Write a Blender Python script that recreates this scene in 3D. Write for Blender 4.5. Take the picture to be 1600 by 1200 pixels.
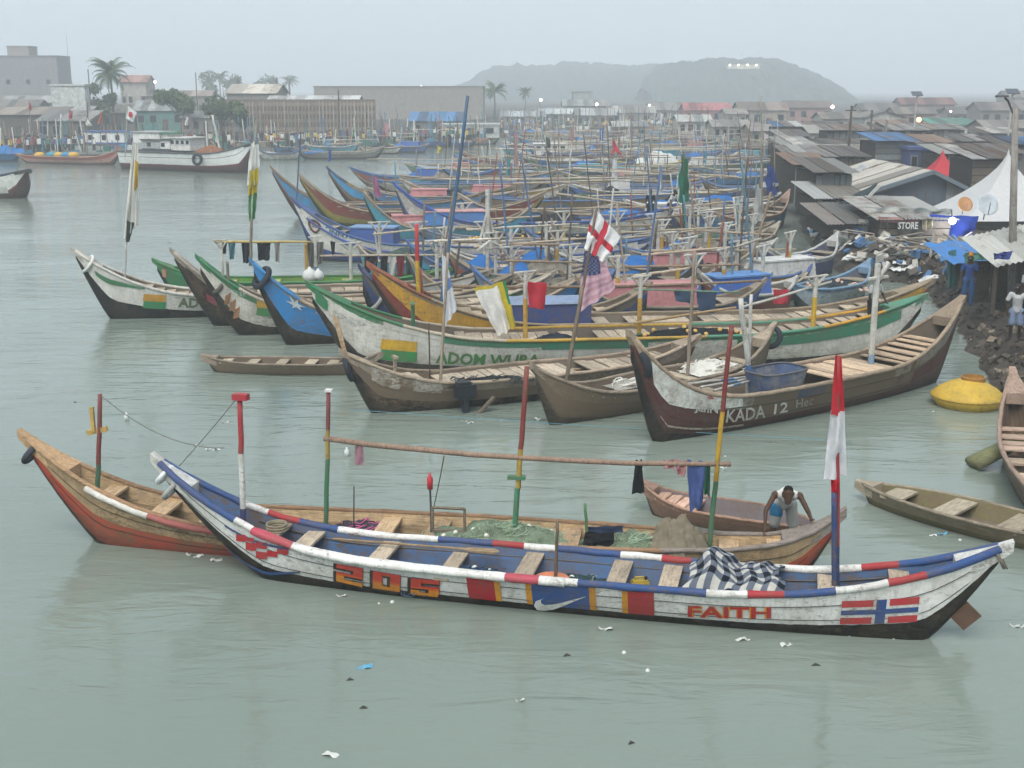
import bpy, bmesh, math, random
from mathutils import Vector, Matrix, noise
rnd = random.Random(11)
sc = bpy.context.scene
COL = sc.collection
for o in list(bpy.data.objects): bpy.data.objects.remove(o)

# ---------------------------------------------------------------- camera, sky, sun, exposure
F, HC = 1900.0, 8.0                      # focal length in photo pixels, camera height over the water
TH = math.atan(460 / F); CT, ST = math.cos(TH), math.sin(TH)
cam = bpy.data.cameras.new('camera'); camo = bpy.data.objects.new('camera', cam); COL.objects.link(camo)
camo.location = (0, 0, HC); camo.rotation_euler = (math.pi / 2 - TH, 0, 0)
cam.sensor_width = 36; cam.lens = F / 1600 * 36; cam.clip_end = 9000; cam.clip_start = .1
sc.camera = camo
SUN_EL, SUN_AZ = math.radians(56), math.radians(200)   # behind the camera, a little to the left
w = bpy.data.worlds.new('World'); sc.world = w; w.use_nodes = True
nt = w.node_tree; nt.nodes.clear()
sky = nt.nodes.new('ShaderNodeTexSky'); sky.sky_type = 'NISHITA'; sky.sun_disc = False
sky.sun_elevation = SUN_EL; sky.sun_rotation = SUN_AZ; sky.dust_density = 4; sky.air_density = 1.2
ov = nt.nodes.new('ShaderNodeMix'); ov.data_type = 'RGBA'; ov.inputs[0].default_value = .9
ov.inputs[7].default_value = (3.12, 3.62, 3.98, 1)       # the even grey cloud deck
bg = nt.nodes.new('ShaderNodeBackground'); bg.inputs[1].default_value = .1
wo = nt.nodes.new('ShaderNodeOutputWorld')
nt.links.new(sky.outputs[0], ov.inputs[6]); nt.links.new(ov.outputs[2], bg.inputs[0]); nt.links.new(bg.outputs[0], wo.inputs[0])
sun = bpy.data.lights.new('sun', 'SUN'); sun.energy = 1.5; sun.angle = math.radians(45); sun.color = (1, .96, .9)
suno = bpy.data.objects.new('sun', sun); COL.objects.link(suno)
_d = Vector((math.sin(SUN_AZ) * math.cos(SUN_EL), math.cos(SUN_AZ) * math.cos(SUN_EL), math.sin(SUN_EL)))
suno.rotation_euler = (-_d).to_track_quat('-Z', 'Y').to_euler(); suno.location = (0, -20, 60)
sc.view_settings.view_transform = 'Standard'; sc.view_settings.look = 'None'
sc.view_settings.exposure = 1.15; sc.view_settings.gamma = 1; sc.view_settings.use_curve_mapping = False
cy = sc.cycles; cy.use_denoising = True; cy.max_bounces = 4; cy.diffuse_bounces = 2; cy.glossy_bounces = 2; cy.use_adaptive_sampling = True; cy.adaptive_threshold = .035; cy.adaptive_min_samples = 16
cy.transmission_bounces = 2; cy.volume_bounces = 1; cy.transparent_max_bounces = 6; cy.caustics_reflective = False; cy.caustics_refractive = False

# ---------------------------------------------------------------- pixel <-> place
def ray(px, py):
    a, b = (px - 800) / F, (600 - py) / F
    return Vector((a, CT + b * ST, -ST + b * CT))
def G(px, py, z=0.0):
    r = ray(px, py); k = (z - HC) / r.z
    return Vector((r.x * k, r.y * k, z))
def zat(Y, py):
    k = (600 - py) / F
    return HC + Y * (k * CT - ST) / (CT + k * ST)
def xat(Y, z, px): return (px - 800) / F * (Y * CT - (z - HC) * ST)
def at(px, py, Y):                        # the point on that sight line at distance Y
    r = ray(px, py); k = Y / r.y
    return Vector((r.x * k, Y, HC + r.z * k))

# ---------------------------------------------------------------- materials
def lin(h):
    if not isinstance(h, str): return h
    return tuple(((c / 12.92) if c <= .04045 else ((c + .055) / 1.055) ** 2.4) for c in (int(h[i:i + 2], 16) / 255 for i in (0, 2, 4))) + (1,)
MC = {}
def newmat(key):
    m = bpy.data.materials.new(key); m.use_nodes = True; n = m.node_tree
    n.nodes['Principled BSDF'].inputs['Specular IOR Level'].default_value = .22 if key != 'harbour_water' else .5
    return m, n, n.nodes['Principled BSDF'], n.nodes.new, n.links.new
def mixc(N, L, fac, a, b, mode='MIX'):
    x = N('ShaderNodeMix'); x.data_type = 'RGBA'; x.blend_type = mode
    for s, v in ((0, fac), (6, a), (7, b)):
        if isinstance(v, (float, int)): x.inputs[s].default_value = v
        elif isinstance(v, tuple): x.inputs[s].default_value = v
        else: L(v, x.inputs[s])
    return x.outputs[2]
def coords(N, L, scale=(1, 1, 1), src='Object'):
    tc = N('ShaderNodeTexCoord'); mp = N('ShaderNodeMapping'); mp.inputs[3].default_value = scale
    L(tc.outputs[src], mp.inputs[0]); return mp.outputs[0]
def noi(N, L, vec, scale, detail=4, rough=.6, dist=0):
    t = N('ShaderNodeTexNoise'); t.inputs['Scale'].default_value = scale; t.inputs['Detail'].default_value = detail
    t.inputs['Roughness'].default_value = rough; t.inputs['Distortion'].default_value = dist
    if vec is not None: L(vec, t.inputs['Vector'])
    return t.outputs[0]
def ramp(N, L, fac, stops, const=False):
    r = N('ShaderNodeValToRGB'); e = r.color_ramp
    if const: e.interpolation = 'CONSTANT'
    while len(e.elements) < len(stops): e.elements.new(.5)
    for el, (p, c) in zip(e.elements, stops):
        el.position = p; el.color = lin(c) if isinstance(c, str) else ((c, c, c, 1) if isinstance(c, (int, float)) else c)
    L(fac, r.inputs[0]); return r.outputs[0]
def bump(N, L, P, h, strength=.3, dist=.02):
    b = N('ShaderNodeBump'); b.inputs['Strength'].default_value = strength; b.inputs['Distance'].default_value = dist
    L(h, b.inputs['Height']); L(b.outputs[0], P.inputs['Normal'])
def grime(N, L, col, wear, under='6b5a48', vec=None, rvar=.12):
    """patchy wear, small chips, streaks and a small shade change from object to object"""
    o1 = vec or coords(N, L, (1, 1, 1))
    a = ramp(N, L, noi(N, L, o1, 1.7, 6, .74), [(.42, 0), (.6, 1)])
    c = mixc(N, L, a, col, mixc(N, L, .5 * wear + .08, col, lin(under)))
    chips = ramp(N, L, noi(N, L, coords(N, L, (1, 1, 2.4)), 5.5, 6, .8), [(.6 - .12 * wear, 0), (.64 - .1 * wear, 1)])
    patch = ramp(N, L, noi(N, L, o1, .7, 3, .6), [(.4, .08), (.62, 1)]); chips = mixc(N, L, 1.0, chips, patch, 'MULTIPLY')
    c = mixc(N, L, chips, c, mixc(N, L, min(1, .45 + .5 * wear), c, lin(under)))
    st = ramp(N, L, noi(N, L, coords(N, L, (7, 7, .7)), 2.2, 4, .7), [(.5, 0), (.72, 1)])       # dirt run down with the rain
    c = mixc(N, L, st, c, mixc(N, L, .2 + .35 * wear, c, (.11, .095, .075, 1)))
    fine = noi(N, L, o1, 30, 2, .7)
    c = mixc(N, L, .35, c, mixc(N, L, fine, (.45, .45, .45, 1), (1.35, 1.35, 1.35, 1)), 'MULTIPLY')
    oi = N('ShaderNodeObjectInfo'); v = N('ShaderNodeMapRange')
    v.inputs[3].default_value = 1 - rvar; v.inputs[4].default_value = 1 + rvar; L(oi.outputs['Random'], v.inputs[0])
    hsv = N('ShaderNodeHueSaturation'); L(v.outputs[0], hsv.inputs['Value']); L(c, hsv.inputs['Color'])
    return hsv.outputs[0]
def paint(c, wear=.5, rough=.62, under='6b5a48'):
    k = ('paint', c, wear, rough, under)
    if k not in MC:
        m, n, P, N, L = newmat('paint_' + str(c)); col = lin(c)
        L(grime(N, L, col, wear, under, rvar=.05), P.inputs['Base Color']); P.inputs['Roughness'].default_value = rough
        bump(N, L, P, noi(N, L, coords(N, L, (2, 2, 8)), 6, 3), .35, .012)
        MC[k] = m
    return MC[k]
def wood(c='94806a', axis='x', wet=0):
    k = ('wood', c, axis, wet)
    if k not in MC:
        m, n, P, N, L = newmat('wood_' + c); s = {'x': (1.2, 16, 16), 'y': (16, 1.2, 16), 'z': (16, 16, 1.2)}[axis]
        col = tuple(min(.75, x * (1.35 if axis == 'y' else 1.15)) for x in lin(c)[:3]) + (1,); g = noi(N, L, coords(N, L, s), 2.2, 5, .65, .6)
        dk = tuple(x * .5 for x in col[:3]) + (1,); lt = tuple(min(1, x * 1.3) for x in col[:3]) + (1,)
        cc = ramp(N, L, g, [(.3, dk), (.5, col), (.72, lt)])
        L(grime(N, L, cc, .35, '4e4740', rvar=.24), P.inputs['Base Color']); P.inputs['Roughness'].default_value = .8
        bump(N, L, P, g, .5, .012); MC[k] = m
    return MC[k]
def plain(c, rough=.7, metal=0, var=.15):
    k = ('plain', c, rough, metal, var)
    if k not in MC:
        m, n, P, N, L = newmat('surface_' + str(c)); col = lin(c)
        f = noi(N, L, coords(N, L), 7, 6, .65)
        d = tuple(x * (1 - var) for x in col[:3]) + (1,); l = tuple(min(1, x * (1 + var)) for x in col[:3]) + (1,)
        L(ramp(N, L, f, [(.3, d), (.7, l)]), P.inputs['Base Color']); P.inputs['Roughness'].default_value = rough; P.inputs['Metallic'].default_value = metal
        MC[k] = m
    return MC[k]
def cloth(c, c2=None):
    k = ('cloth', c, c2)
    if k not in MC:
        m, n, P, N, L = newmat('cloth_' + c); f = noi(N, L, coords(N, L), 11, 5, .6)
        col = lin(c); d = tuple(x * .78 for x in col[:3]) + (1,)
        L(ramp(N, L, f, [(.35, d), (.65, col)]), P.inputs['Base Color']); P.inputs['Roughness'].default_value = .9
        tr = N('ShaderNodeBsdfTranslucent'); tr.inputs[0].default_value = col; ms = N('ShaderNodeMixShader'); ms.inputs[0].default_value = .28
        L(P.outputs[0], ms.inputs[1]); L(tr.outputs[0], ms.inputs[2]); L(ms.outputs[0], n.nodes['Material Output'].inputs[0])
        MC[k] = m
    return MC[k]
def netmat(c):                             # knotted netting: fine crossing cords over dark gaps
    k = ('net', c)
    if k not in MC:
        m, n, P, N, L = newmat('netting_' + c); col = lin(c); ws = []
        for rot in (.7, -.9):
            tc = N('ShaderNodeTexCoord'); mp = N('ShaderNodeMapping'); mp.inputs[2].default_value = (.3, .2, rot); L(tc.outputs['Object'], mp.inputs[0])
            w_ = N('ShaderNodeTexWave'); w_.inputs['Scale'].default_value = 14; w_.inputs['Distortion'].default_value = 9; w_.inputs['Detail'].default_value = 2; w_.inputs['Detail Scale'].default_value = 1.2; L(mp.outputs[0], w_.inputs['Vector']); ws.append(w_.outputs['Fac'])
        mx = N('ShaderNodeMath'); mx.operation = 'MAXIMUM'; L(ws[0], mx.inputs[0]); L(ws[1], mx.inputs[1])
        dk = tuple(x * .3 for x in col[:3]) + (1,); lt = tuple(min(1, x * 1.5) for x in col[:3]) + (1,)
        c1 = ramp(N, L, mx.outputs[0], [(.45, dk), (.8, col), (.97, lt)]); c2 = mixc(N, L, .5, c1, ramp(N, L, noi(N, L, coords(N, L), 3, 4, .7), [(.35, dk), (.65, lt)]))
        L(c2, P.inputs['Base Color']); P.inputs['Roughness'].default_value = .9; bump(N, L, P, mx.outputs[0], .9, .03); MC[k] = m
    return MC[k]
def sheet(c, rust=.4):                     # corrugated roofing sheet
    k = ('sheet', c, rust)
    if k not in MC:
        m, n, P, N, L = newmat('roof_sheet_' + c); col = lin(c)
        a = ramp(N, L, noi(N, L, coords(N, L, (1, 1, 1)), .9, 7, .7), [(.62 - .25 * rust, 0), (.75 - .15 * rust, 1)])
        cc = mixc(N, L, a, col, mixc(N, L, noi(N, L, coords(N, L), 4, 5), lin('5e4636'), lin('7d6656')))
        oi = N('ShaderNodeObjectInfo'); v = N('ShaderNodeMapRange'); v.inputs[3].default_value = .38; v.inputs[4].default_value = 1.05; L(oi.outputs['Random'], v.inputs[0])
        hs = N('ShaderNodeHueSaturation'); L(v.outputs[0], hs.inputs['Value']); L(cc, hs.inputs['Color'])
        L(hs.outputs[0], P.inputs['Base Color']); P.inputs['Roughness'].default_value = .6; MC[k] = m
    return MC[k]
def glow(c, s):
    k = ('glow', c, s)
    if k not in MC:
        m, n, P, N, L = newmat('lamp_glow'); P.inputs['Emission Color'].default_value = lin(c); P.inputs['Emission Strength'].default_value = s
        P.inputs['Base Color'].default_value = lin(c); m.cycles.emission_sampling = 'NONE'; MC[k] = m
    return MC[k]
def hullmat(bands, wear=.5, under='6b5a48'):
    """bands: (t from, colour) from keel to rail; the edges waver like brush work"""
    k = ('hull', tuple(bands), wear, under)
    if k not in MC:
        m, n, P, N, L = newmat('hull_paint'); tc = N('ShaderNodeTexCoord'); sp = N('ShaderNodeSeparateXYZ'); L(tc.outputs['UV'], sp.inputs[0])
        j = N('ShaderNodeMath'); j.operation = 'MULTIPLY_ADD'; L(noi(N, L, coords(N, L, (1, 1, 1)), 4, 5), j.inputs[0]); j.inputs[1].default_value = .05; j.inputs[2].default_value = -.025
        ad = N('ShaderNodeMath'); L(sp.outputs[1], ad.inputs[0]); L(j.outputs[0], ad.inputs[1])
        c = ramp(N, L, ad.outputs[0], [(max(0, p), q if sum(lin(q)[:3]) > .1 else tuple(x * .4 for x in lin(q)[:3]) + (1,)) for p, q in bands], True)
        c = grime(N, L, c, wear, under, rvar=.03)
        # weed and scum left by the water along the waterline
        al = N('ShaderNodeMapRange'); al.inputs[1].default_value = .44; al.inputs[2].default_value = .26; L(ad.outputs[0], al.inputs[0])
        f = N('ShaderNodeMath'); f.operation = 'MULTIPLY'; L(al.outputs[0], f.inputs[0]); L(noi(N, L, coords(N, L, (2, 2, 6)), 3, 6), f.inputs[1])
        c = mixc(N, L, f.outputs[0], c, lin('22231c'))
        L(c, P.inputs['Base Color']); P.inputs['Roughness'].default_value = .6
        bump(N, L, P, noi(N, L, coords(N, L, (1, 6, 14)), 4, 3), .4, .012); MC[k] = m
    return MC[k]

# ---------------------------------------------------------------- mesh and object helpers
class MB:
    def __init__(s): s.v, s.f, s.m, s.uv = [], [], [], None
    def add(s, v, f, mat=0):
        n = len(s.v); s.v += [tuple(p) for p in v]
        s.f += [tuple(i + n for i in q) for q in f]; s.m += [mat] * len(f) if isinstance(mat, int) else list(mat)
        return s
    def box(s, c, d, mat=0, M=None, ch=0):
        x, y, z = (k / 2 for k in d); c = Vector(c)
        v = [Vector((i, j, k)) for i in (-x, x) for j in (-y, y) for k in (-z, z)]
        if M is not None: v = [M @ p for p in v]
        return s.add([c + p for p in v], [(0, 1, 3, 2), (4, 6, 7, 5), (0, 4, 5, 1), (2, 3, 7, 6), (0, 2, 6, 4), (1, 5, 7, 3)], mat)
    def tube(s, pts, r, n=8, mat=0, cap=True, flat=1.0, up=None):
        pts = [Vector(p) for p in pts]; R = r if isinstance(r, (list, tuple)) else [r] * len(pts)
        V, Fc, M = [], [], []; prev = None
        for i, p in enumerate(pts):
            d = (pts[min(i + 1, len(pts) - 1)] - pts[max(i - 1, 0)]).normalized()
            a = prev if prev is not None else (Vector((0, 0, 1)) if abs(d.z) < .9 else Vector((1, 0, 0)))
            b = d.cross(a).normalized(); a = b.cross(d).normalized(); prev = a
            for k in range(n):
                t = 2 * math.pi * (k + .5) / n; V.append(p + (b * math.cos(t) + a * math.sin(t) * flat) * R[i])
        for i in range(len(pts) - 1):
            for k in range(n):
                Fc.append((i * n + k, i * n + (k + 1) % n, (i + 1) * n + (k + 1) % n, (i + 1) * n + k)); M.append(mat if isinstance(mat, int) else mat[i])
        if cap:
            Fc.append(tuple(range(n))[::-1]); M.append(mat if isinstance(mat, int) else mat[0])
            Fc.append(tuple(range((len(pts) - 1) * n, len(pts) * n))); M.append(mat if isinstance(mat, int) else mat[-1])
        return s.add(V, Fc, M)
    def grid(s, fn, nu, nv, mat=0):
        V = [fn(i / nu, j / nv) for j in range(nv + 1) for i in range(nu + 1)]
        Fc = [(j * (nu + 1) + i, j * (nu + 1) + i + 1, (j + 1) * (nu + 1) + i + 1, (j + 1) * (nu + 1) + i) for j in range(nv) for i in range(nu)]
        mm = mat if isinstance(mat, int) else [mat((i + .5) / nu, (j + .5) / nv) for j in range(nv) for i in range(nu)]
        return s.add(V, Fc, mm)
    def lathe(s, prof, n=16, c=(0, 0, 0), mat=0, M=None):
        c = Vector(c); V = []
        for r, z in prof:
            for k in range(n):
                t = 2 * math.pi * k / n; p = Vector((r * math.cos(t), r * math.sin(t), z)); V.append(c + (M @ p if M is not None else p))
        Fc = [(i * n + k, i * n + (k + 1) % n, (i + 1) * n + (k + 1) % n, (i + 1) * n + k) for i in range(len(prof) - 1) for k in range(n)]
        return s.add(V, Fc, mat)
    def torus(s, c, R, r, M=None, n=20, k=8, mat=0):
        c = Vector(c); V = []
        for i in range(n):
            a = 2 * math.pi * i / n
            for j in range(k):
                b = 2 * math.pi * j / k; p = Vector(((R + r * math.cos(b)) * math.cos(a), (R + r * math.cos(b)) * math.sin(a), r * math.sin(b)))
                V.append(c + (M @ p if M is not None else p))
        return s.add(V, [(i * k + j, ((i + 1) % n) * k + j, ((i + 1) % n) * k + (j + 1) % k, i * k + (j + 1) % k) for i in range(n) for j in range(k)], mat)
    def build(s, name, mats, parent=None, smooth=False, flip=False):
        me = bpy.data.meshes.new(name); me.from_pydata(s.v, [], s.f)
        for m in (mats if isinstance(mats, (list, tuple)) else [mats]): me.materials.append(m)
        me.polygons.foreach_set('material_index', s.m)
        if smooth: me.polygons.foreach_set('use_smooth', [True] * len(s.f))
        if s.uv:
            me.uv_layers.new(name='UVMap').data.foreach_set('uv', [c for q in s.f for i in q for c in s.uv[i]])
        o = bpy.data.objects.new(name, me); COL.objects.link(o)
        if parent is not None: o.parent = parent
        return o
def tag(o, label, cat=None, group=None, kind=None):
    if label: o['label'] = label
    if cat: o['category'] = cat
    if group: o['group'] = group
    if kind: o['kind'] = kind
    return o
def empty(name, loc=(0, 0, 0), rz=0):
    o = bpy.data.objects.new(name, None); COL.objects.link(o); o.location = loc; o.rotation_euler = (0, 0, rz); o.empty_display_size = .2
    return o
TMP = bpy.data.scenes.new('workbench')
def evaluated(o):                          # evaluate one object alone, away from the growing scene
    TMP.collection.objects.link(o); vl = TMP.view_layers[0]; vl.update(); me = bpy.data.meshes.new_from_object(o.evaluated_get(vl.depsgraph)); TMP.collection.objects.unlink(o); return me
def ball(mb, c, r, mat=0, n=8, sq=1.0):
    return mb.lathe([(r * math.sin(math.pi * i / 6), -r * sq * math.cos(math.pi * i / 6)) for i in range(7)], n, c, mat)
# ---------------------------------------------------------------- canoes
def text2d(s, off=0.0, sub=1):
    cu = bpy.data.curves.new('t', 'FONT'); cu.body = s; cu.offset = off; cu.resolution_u = 2
    o = bpy.data.objects.new('t', cu); me = evaluated(o)
    bm = bmesh.new(); bm.from_mesh(me); bmesh.ops.triangulate(bm, faces=bm.faces[:])
    if sub: bmesh.ops.subdivide_edges(bm, edges=bm.edges[:], cuts=sub)
    v = [p.co.copy() for p in bm.verts]; f = [tuple(q.index for q in p.verts) for p in bm.faces]; bm.free()
    bpy.data.objects.remove(o); bpy.data.curves.remove(cu); bpy.data.meshes.remove(me)
    x0, x1 = min(p.x for p in v), max(p.x for p in v); y0, y1 = min(p.y for p in v), max(p.y for p in v)
    return [((p.x - x0) / (x1 - x0), (p.y - y0) / (y1 - y0)) for p in v], f
class Boat:
    """B and S: (pixel x, pixel y of the tip, pixel y of the waterline under the tip) of the two ends as they stand on the water"""
    def __init__(s, label, B, S, beam, h0, bands, inner='5b6470', rail=None, rail2=None, lod=2, draft=.3, rb=.74, rs=.8, st=.35, pw=2.2, tip=.25, wmin=.06, eb=2.2, fb=.9,
                 wear=.5, under='6b5a48', rr=.055, cat='canoe', group=None, name='fishing_canoe', floor='6d6152', strakes=True, flat=1.0, q=1.25, cap=.06, capc=None, pws=None):
        g = []
        for px, pt, pb in (B, S):
            Y = G(px, pb).y; z = zat(Y, pt); g.append(Vector((xat(Y, z, px), Y, z)))
        s.zb, s.zs = g[0].z, g[1].z; d = g[1] - g[0]; d.z = 0; s.L = d.length; s.ang = math.atan2(d.y, d.x)
        s.o = (g[0] + g[1]) / 2; s.o.z = 0; s.M = Matrix.Translation(s.o) @ Matrix.Rotation(s.ang, 4, 'Z'); s.Mi = s.M.inverted()
        s.h0, s.beam, s.draft, s.rb, s.rs, s.st, s.pw, s.tip, s.wmin, s.eb, s.fb, s.q = h0, beam, draft, rb, rs, st, pw, tip, wmin, eb, fb, q; s.pws = pws or pw
        s.root = empty(name, s.o, s.ang); tag(s.root, label, cat, group); s.lod = lod
        hm = hullmat(bands, wear, under); im = paint(inner, .8, .75) if isinstance(inner, str) else inner
        s.hm, s.im = hm, im
        nu = (18, 30, 56)[lod]
        if lod and strakes:
            s.shell('hull', -.52, .52, 0, nu, 10, hm, im)
            for k, (a, b) in enumerate(((.5, .77), (.75, 1.0))):
                for sd in (-1, 1): s.shell('strake', sd * a, sd * b, (.006 * (k + 1)), nu, 4, hm, im)
        else: s.shell('hull', -1, 1, 0, nu, 8 if lod == 0 else 12, hm, im)
        # floor above the bilge
        zf = .07; us = [.04 + .92 * i / 24 for i in range(25)]; us = [u for u in us if s.kz(u) < zf - .06 and s.sh(u) > zf + .12]
        if len(us) > 1:
            V = []
            for u in us:
                t = (zf - s.kz(u)) / (s.sh(u) - s.kz(u)); y = max(.03, s.half(u) * t ** .38 - .03); x = s.L * (u - .5); V += [(x, -y, zf), (x, y, zf)]
            MB().add(V, [(2 * i, 2 * i + 2, 2 * i + 3, 2 * i + 1) for i in range(len(us) - 1)]).build('floor', wood(floor), s.root)
        if rail:
            for sd, rl in ((-1, rail), (1, rail2 or rail)): s.rail(sd, rl, rr)
            for e, cc in ((0, rail[0][1]), (1, rail[-1][1])): s.cap(e, capc or cc, cap)
    def sh(s, u):
        a = 2 * u - 1; e = s.zb if a < 0 else s.zs
        return s.h0 + (e - s.h0) * max(0, (abs(a) - s.st) / (1 - s.st)) ** (s.pw if a < 0 else s.pws)
    def kz(s, u):
        a = 2 * u - 1; e = s.zb if a < 0 else s.zs; a0 = s.rb if a < 0 else s.rs
        return -s.draft + (e - s.tip + s.draft) * max(0, (abs(a) - a0) / (1 - a0)) ** s.q
    def half(s, u): return s.wmin + (s.beam / 2 - s.wmin) * max(0, 1 - abs(2 * u - 1) ** s.eb) ** s.fb
    def S(s, u, t, sd=-1, off=0.0):
        k, h = s.kz(u), s.sh(u); h = max(h, k + .06); t = max(t, 0)
        return Vector((s.L * (u - .5), sd * (s.half(u) * t ** .38 + off), k + (h - k) * t))
    def shell(s, name, q0, q1, off, nu, nt, hm, im):
        mb = MB(); V, uv = [], []; th = .045
        for lay in (0, 1):
            for j in range(nt + 1):
                q = q0 + (q1 - q0) * j / nt; sd = 1 if q >= 0 else -1
                for i in range(nu + 1):
                    u = i / nu; p = s.S(u, abs(q), sd, off if abs(q) > .02 else 0)
                    if lay:
                        y = max(0, abs(p.y) - th); p = Vector((p.x, sd * y if abs(q) > .02 else 0, p.z + (.05 if abs(q) < .3 else 0)))
                    V.append(p); uv.append((u * s.L, abs(q)))
        w = nu + 1; n1 = w * (nt + 1); F, M = [], []
        for j in range(nt):
            for i in range(nu):
                a = j * w + i; F.append((a, a + 1, a + w + 1, a + w)); M.append(0)
                a += n1; F.append((a, a + w, a + w + 1, a + 1)); M.append(1)
        def close(q, m):                       # edge faces get corners of their own so the shading stays crisp
            k = len(V); V.extend(V[i] for i in q); uv.extend(uv[i] for i in q); F.append((k, k + 1, k + 2, k + 3)); M.append(m)
        for i in range(nu):
            close((i, i + n1, i + 1 + n1, i + 1), 1); a = nt * w + i; close((a, a + 1, a + 1 + n1, a + n1), 1)
        for j in range(nt):
            a = j * w; close((a, a + w, a + w + n1, a + n1), 0); a += nu; close((a, a + n1, a + w + n1, a + w), 0)
        mb.v, mb.f, mb.m, mb.uv = V, F, M, uv
        o = mb.build(name, [hm, im], s.root)
        o.data.polygons.foreach_set('use_smooth', [k < 2 * nt * nu for k in range(len(F))]); return o
    def rail(s, sd, segs, r, u0=.0, u1=1.0, name='gunwale_rail', dz=.0, out=0.0):
        cuts = sorted({u0 + (u1 - u0) * i / 40 for i in range(41)} | {e for e, c in segs if u0 < e < u1})
        pts, mi, mats, idx = [], [], [], {}
        for u in cuts: p = s.S(u, 1, sd); p.y += sd * (out + r * rnd.uniform(-.1, .1)); p.z += dz + r * rnd.uniform(-.14, .14); pts.append(p)
        for a, b in zip(cuts, cuts[1:]):
            c = next((c for e, c in segs if (a + b) / 2 <= e), segs[-1][1])
            if c not in idx: idx[c] = len(mats); mats.append(wood(c[1:]) if c[0] == '#' else paint(c, .45))
            mi.append(idx[c])
        return MB().tube(pts, [r * rnd.uniform(.9, 1.1) for _ in pts], 8, mi).build(name, mats, s.root, smooth=True)
    def seam(s, t, off=.024, r=.005):
        return MB().tube([s.S(.03 + .94 * i / 50, t, -1, off + rnd.uniform(-.002, .002)) for i in range(51)], r, 4).build('plank_seam', plain('3a352f', .9), s.root)
    def cap(s, end, c, ln=.06):
        """solid stem head: fills the narrow end between the rails and runs on past the planking"""
        mat = wood(c[1:]) if c[0] == '#' else paint(c, .6); V = []; n = 7; sg = 1 if end else -1; slope = 0
        for i in range(n + 1):
            k = i / n; u = ln * (1 - k) if end == 0 else 1 - ln * (1 - k); p = s.S(u, 1, 1); hw = abs(p.y) + .012; z = p.z + .05; x = p.x
            if i == n: d = (V[-4][0] - V[-8][0], V[-4][2] - V[-8][2]); l = math.hypot(*d) or 1; x += d[0] / l * .2; z += d[1] / l * .2
            dn = min(.25, s.sh(u) - s.kz(u) - .02) if i < n else .16
            V += [(x, -hw, z), (x, hw, z), (x, hw * .9, z - dn), (x, -hw * .9, z - dn)]
        Fc = [(4 * i + a, 4 * i + (a + 1) % 4, 4 * i + 4 + (a + 1) % 4, 4 * i + 4 + a) for i in range(n) for a in range(4)] + [(0, 3, 2, 1), (4 * n, 4 * n + 1, 4 * n + 2, 4 * n + 3)]
        return MB().add(V, Fc).build('stem_head', mat, s.root)
    # --- from the picture to the boat
    def loc(s, px, py, v=0.0):
        o = s.Mi @ Vector((0, 0, HC)); d = (s.Mi.to_3x3() @ ray(px, py)); k = (v - o.y) / d.y
        return o + d * k
    def ut(s, px, py):
        v = -s.beam / 2 * .9; u = t = .5
        for _ in range(6):
            p = s.loc(px, py, v); u = min(.995, max(.005, p.x / s.L + .5)); t = (p.z - s.kz(u)) / max(.05, s.sh(u) - s.kz(u)); t = min(1, max(.03, t)); v = -s.half(u) * t ** .38
        return u, t
    def uc(s, px, py=None):
        return s.loc(px, py if py else 500).x / s.L + .5
    def W(s, p): return s.M @ Vector(p)
    # --- parts
    def decal(s, name, corners, mat, shape=None, off=.03, nu=8, nv=4, label=None):
        c = [s.ut(*p) for p in corners]
        def f(a, b):
            (u0, t0), (u1, t1), (u2, t2), (u3, t3) = c
            u = (u0 * (1 - a) + u1 * a) * (1 - b) + (u3 * (1 - a) + u2 * a) * b; t = (t0 * (1 - a) + t1 * a) * (1 - b) + (t3 * (1 - a) + t2 * a) * b
            return s.S(u, t, -1, off)
        mb = MB()
        if shape is None: mb.grid(f, nu, nv)
        else: mb.add([f(x, 1 - y) for x, y in shape[0]], shape[1])
        o = mb.build(name, mat, s.root)
        if label: o['label'] = label
        return o
    def text(s, txt, corners, c, off=.034, bold=0.0, name='painted_lettering', wear=.5):
        return s.decal(name, corners, paint(c, wear), text2d(txt, bold), off)
    def thwart(s, u, w=.26, dz=-.1, c='a3927c', th=.045, skew=0.0, name='thwart'):
        y = s.half(u) - .035; z = s.sh(u) + dz; x = s.L * (u - .5); mb = MB()
        a = [(-w / 2 + skew, y), (w / 2 + skew, y), (w / 2 - skew, -y), (-w / 2 - skew, -y)]
        V = [(x + p, q, z + k) for k in (-th, 0) for p, q in a]
        mb.add(V, [(3, 2, 1, 0), (4, 5, 6, 7), (0, 1, 5, 4), (1, 2, 6, 5), (2, 3, 7, 6), (3, 0, 4, 7)])
        return mb.build(name, wood(c, 'y'), s.root)
    def deck(s, u0, u1, n, c='9c8c78', dz=-.07, gap=.12, jig=.012):
        e = [0.0]
        for i in range(n): e.append(e[-1] + rnd.uniform(.6, 1.4))
        for i in range(n):
            if rnd.random() < gap * .45: continue
            a, b = (u0 + (u1 - u0) * e[k] / e[-1] for k in (i, i + 1)); w = (b - a) * s.L
            s.thwart((a + b) / 2, w - .02 - w * .05 * rnd.random(), dz + rnd.uniform(-jig, jig) * 1.5, c, .035, rnd.uniform(-.02, .02), 'deck_board')
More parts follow.
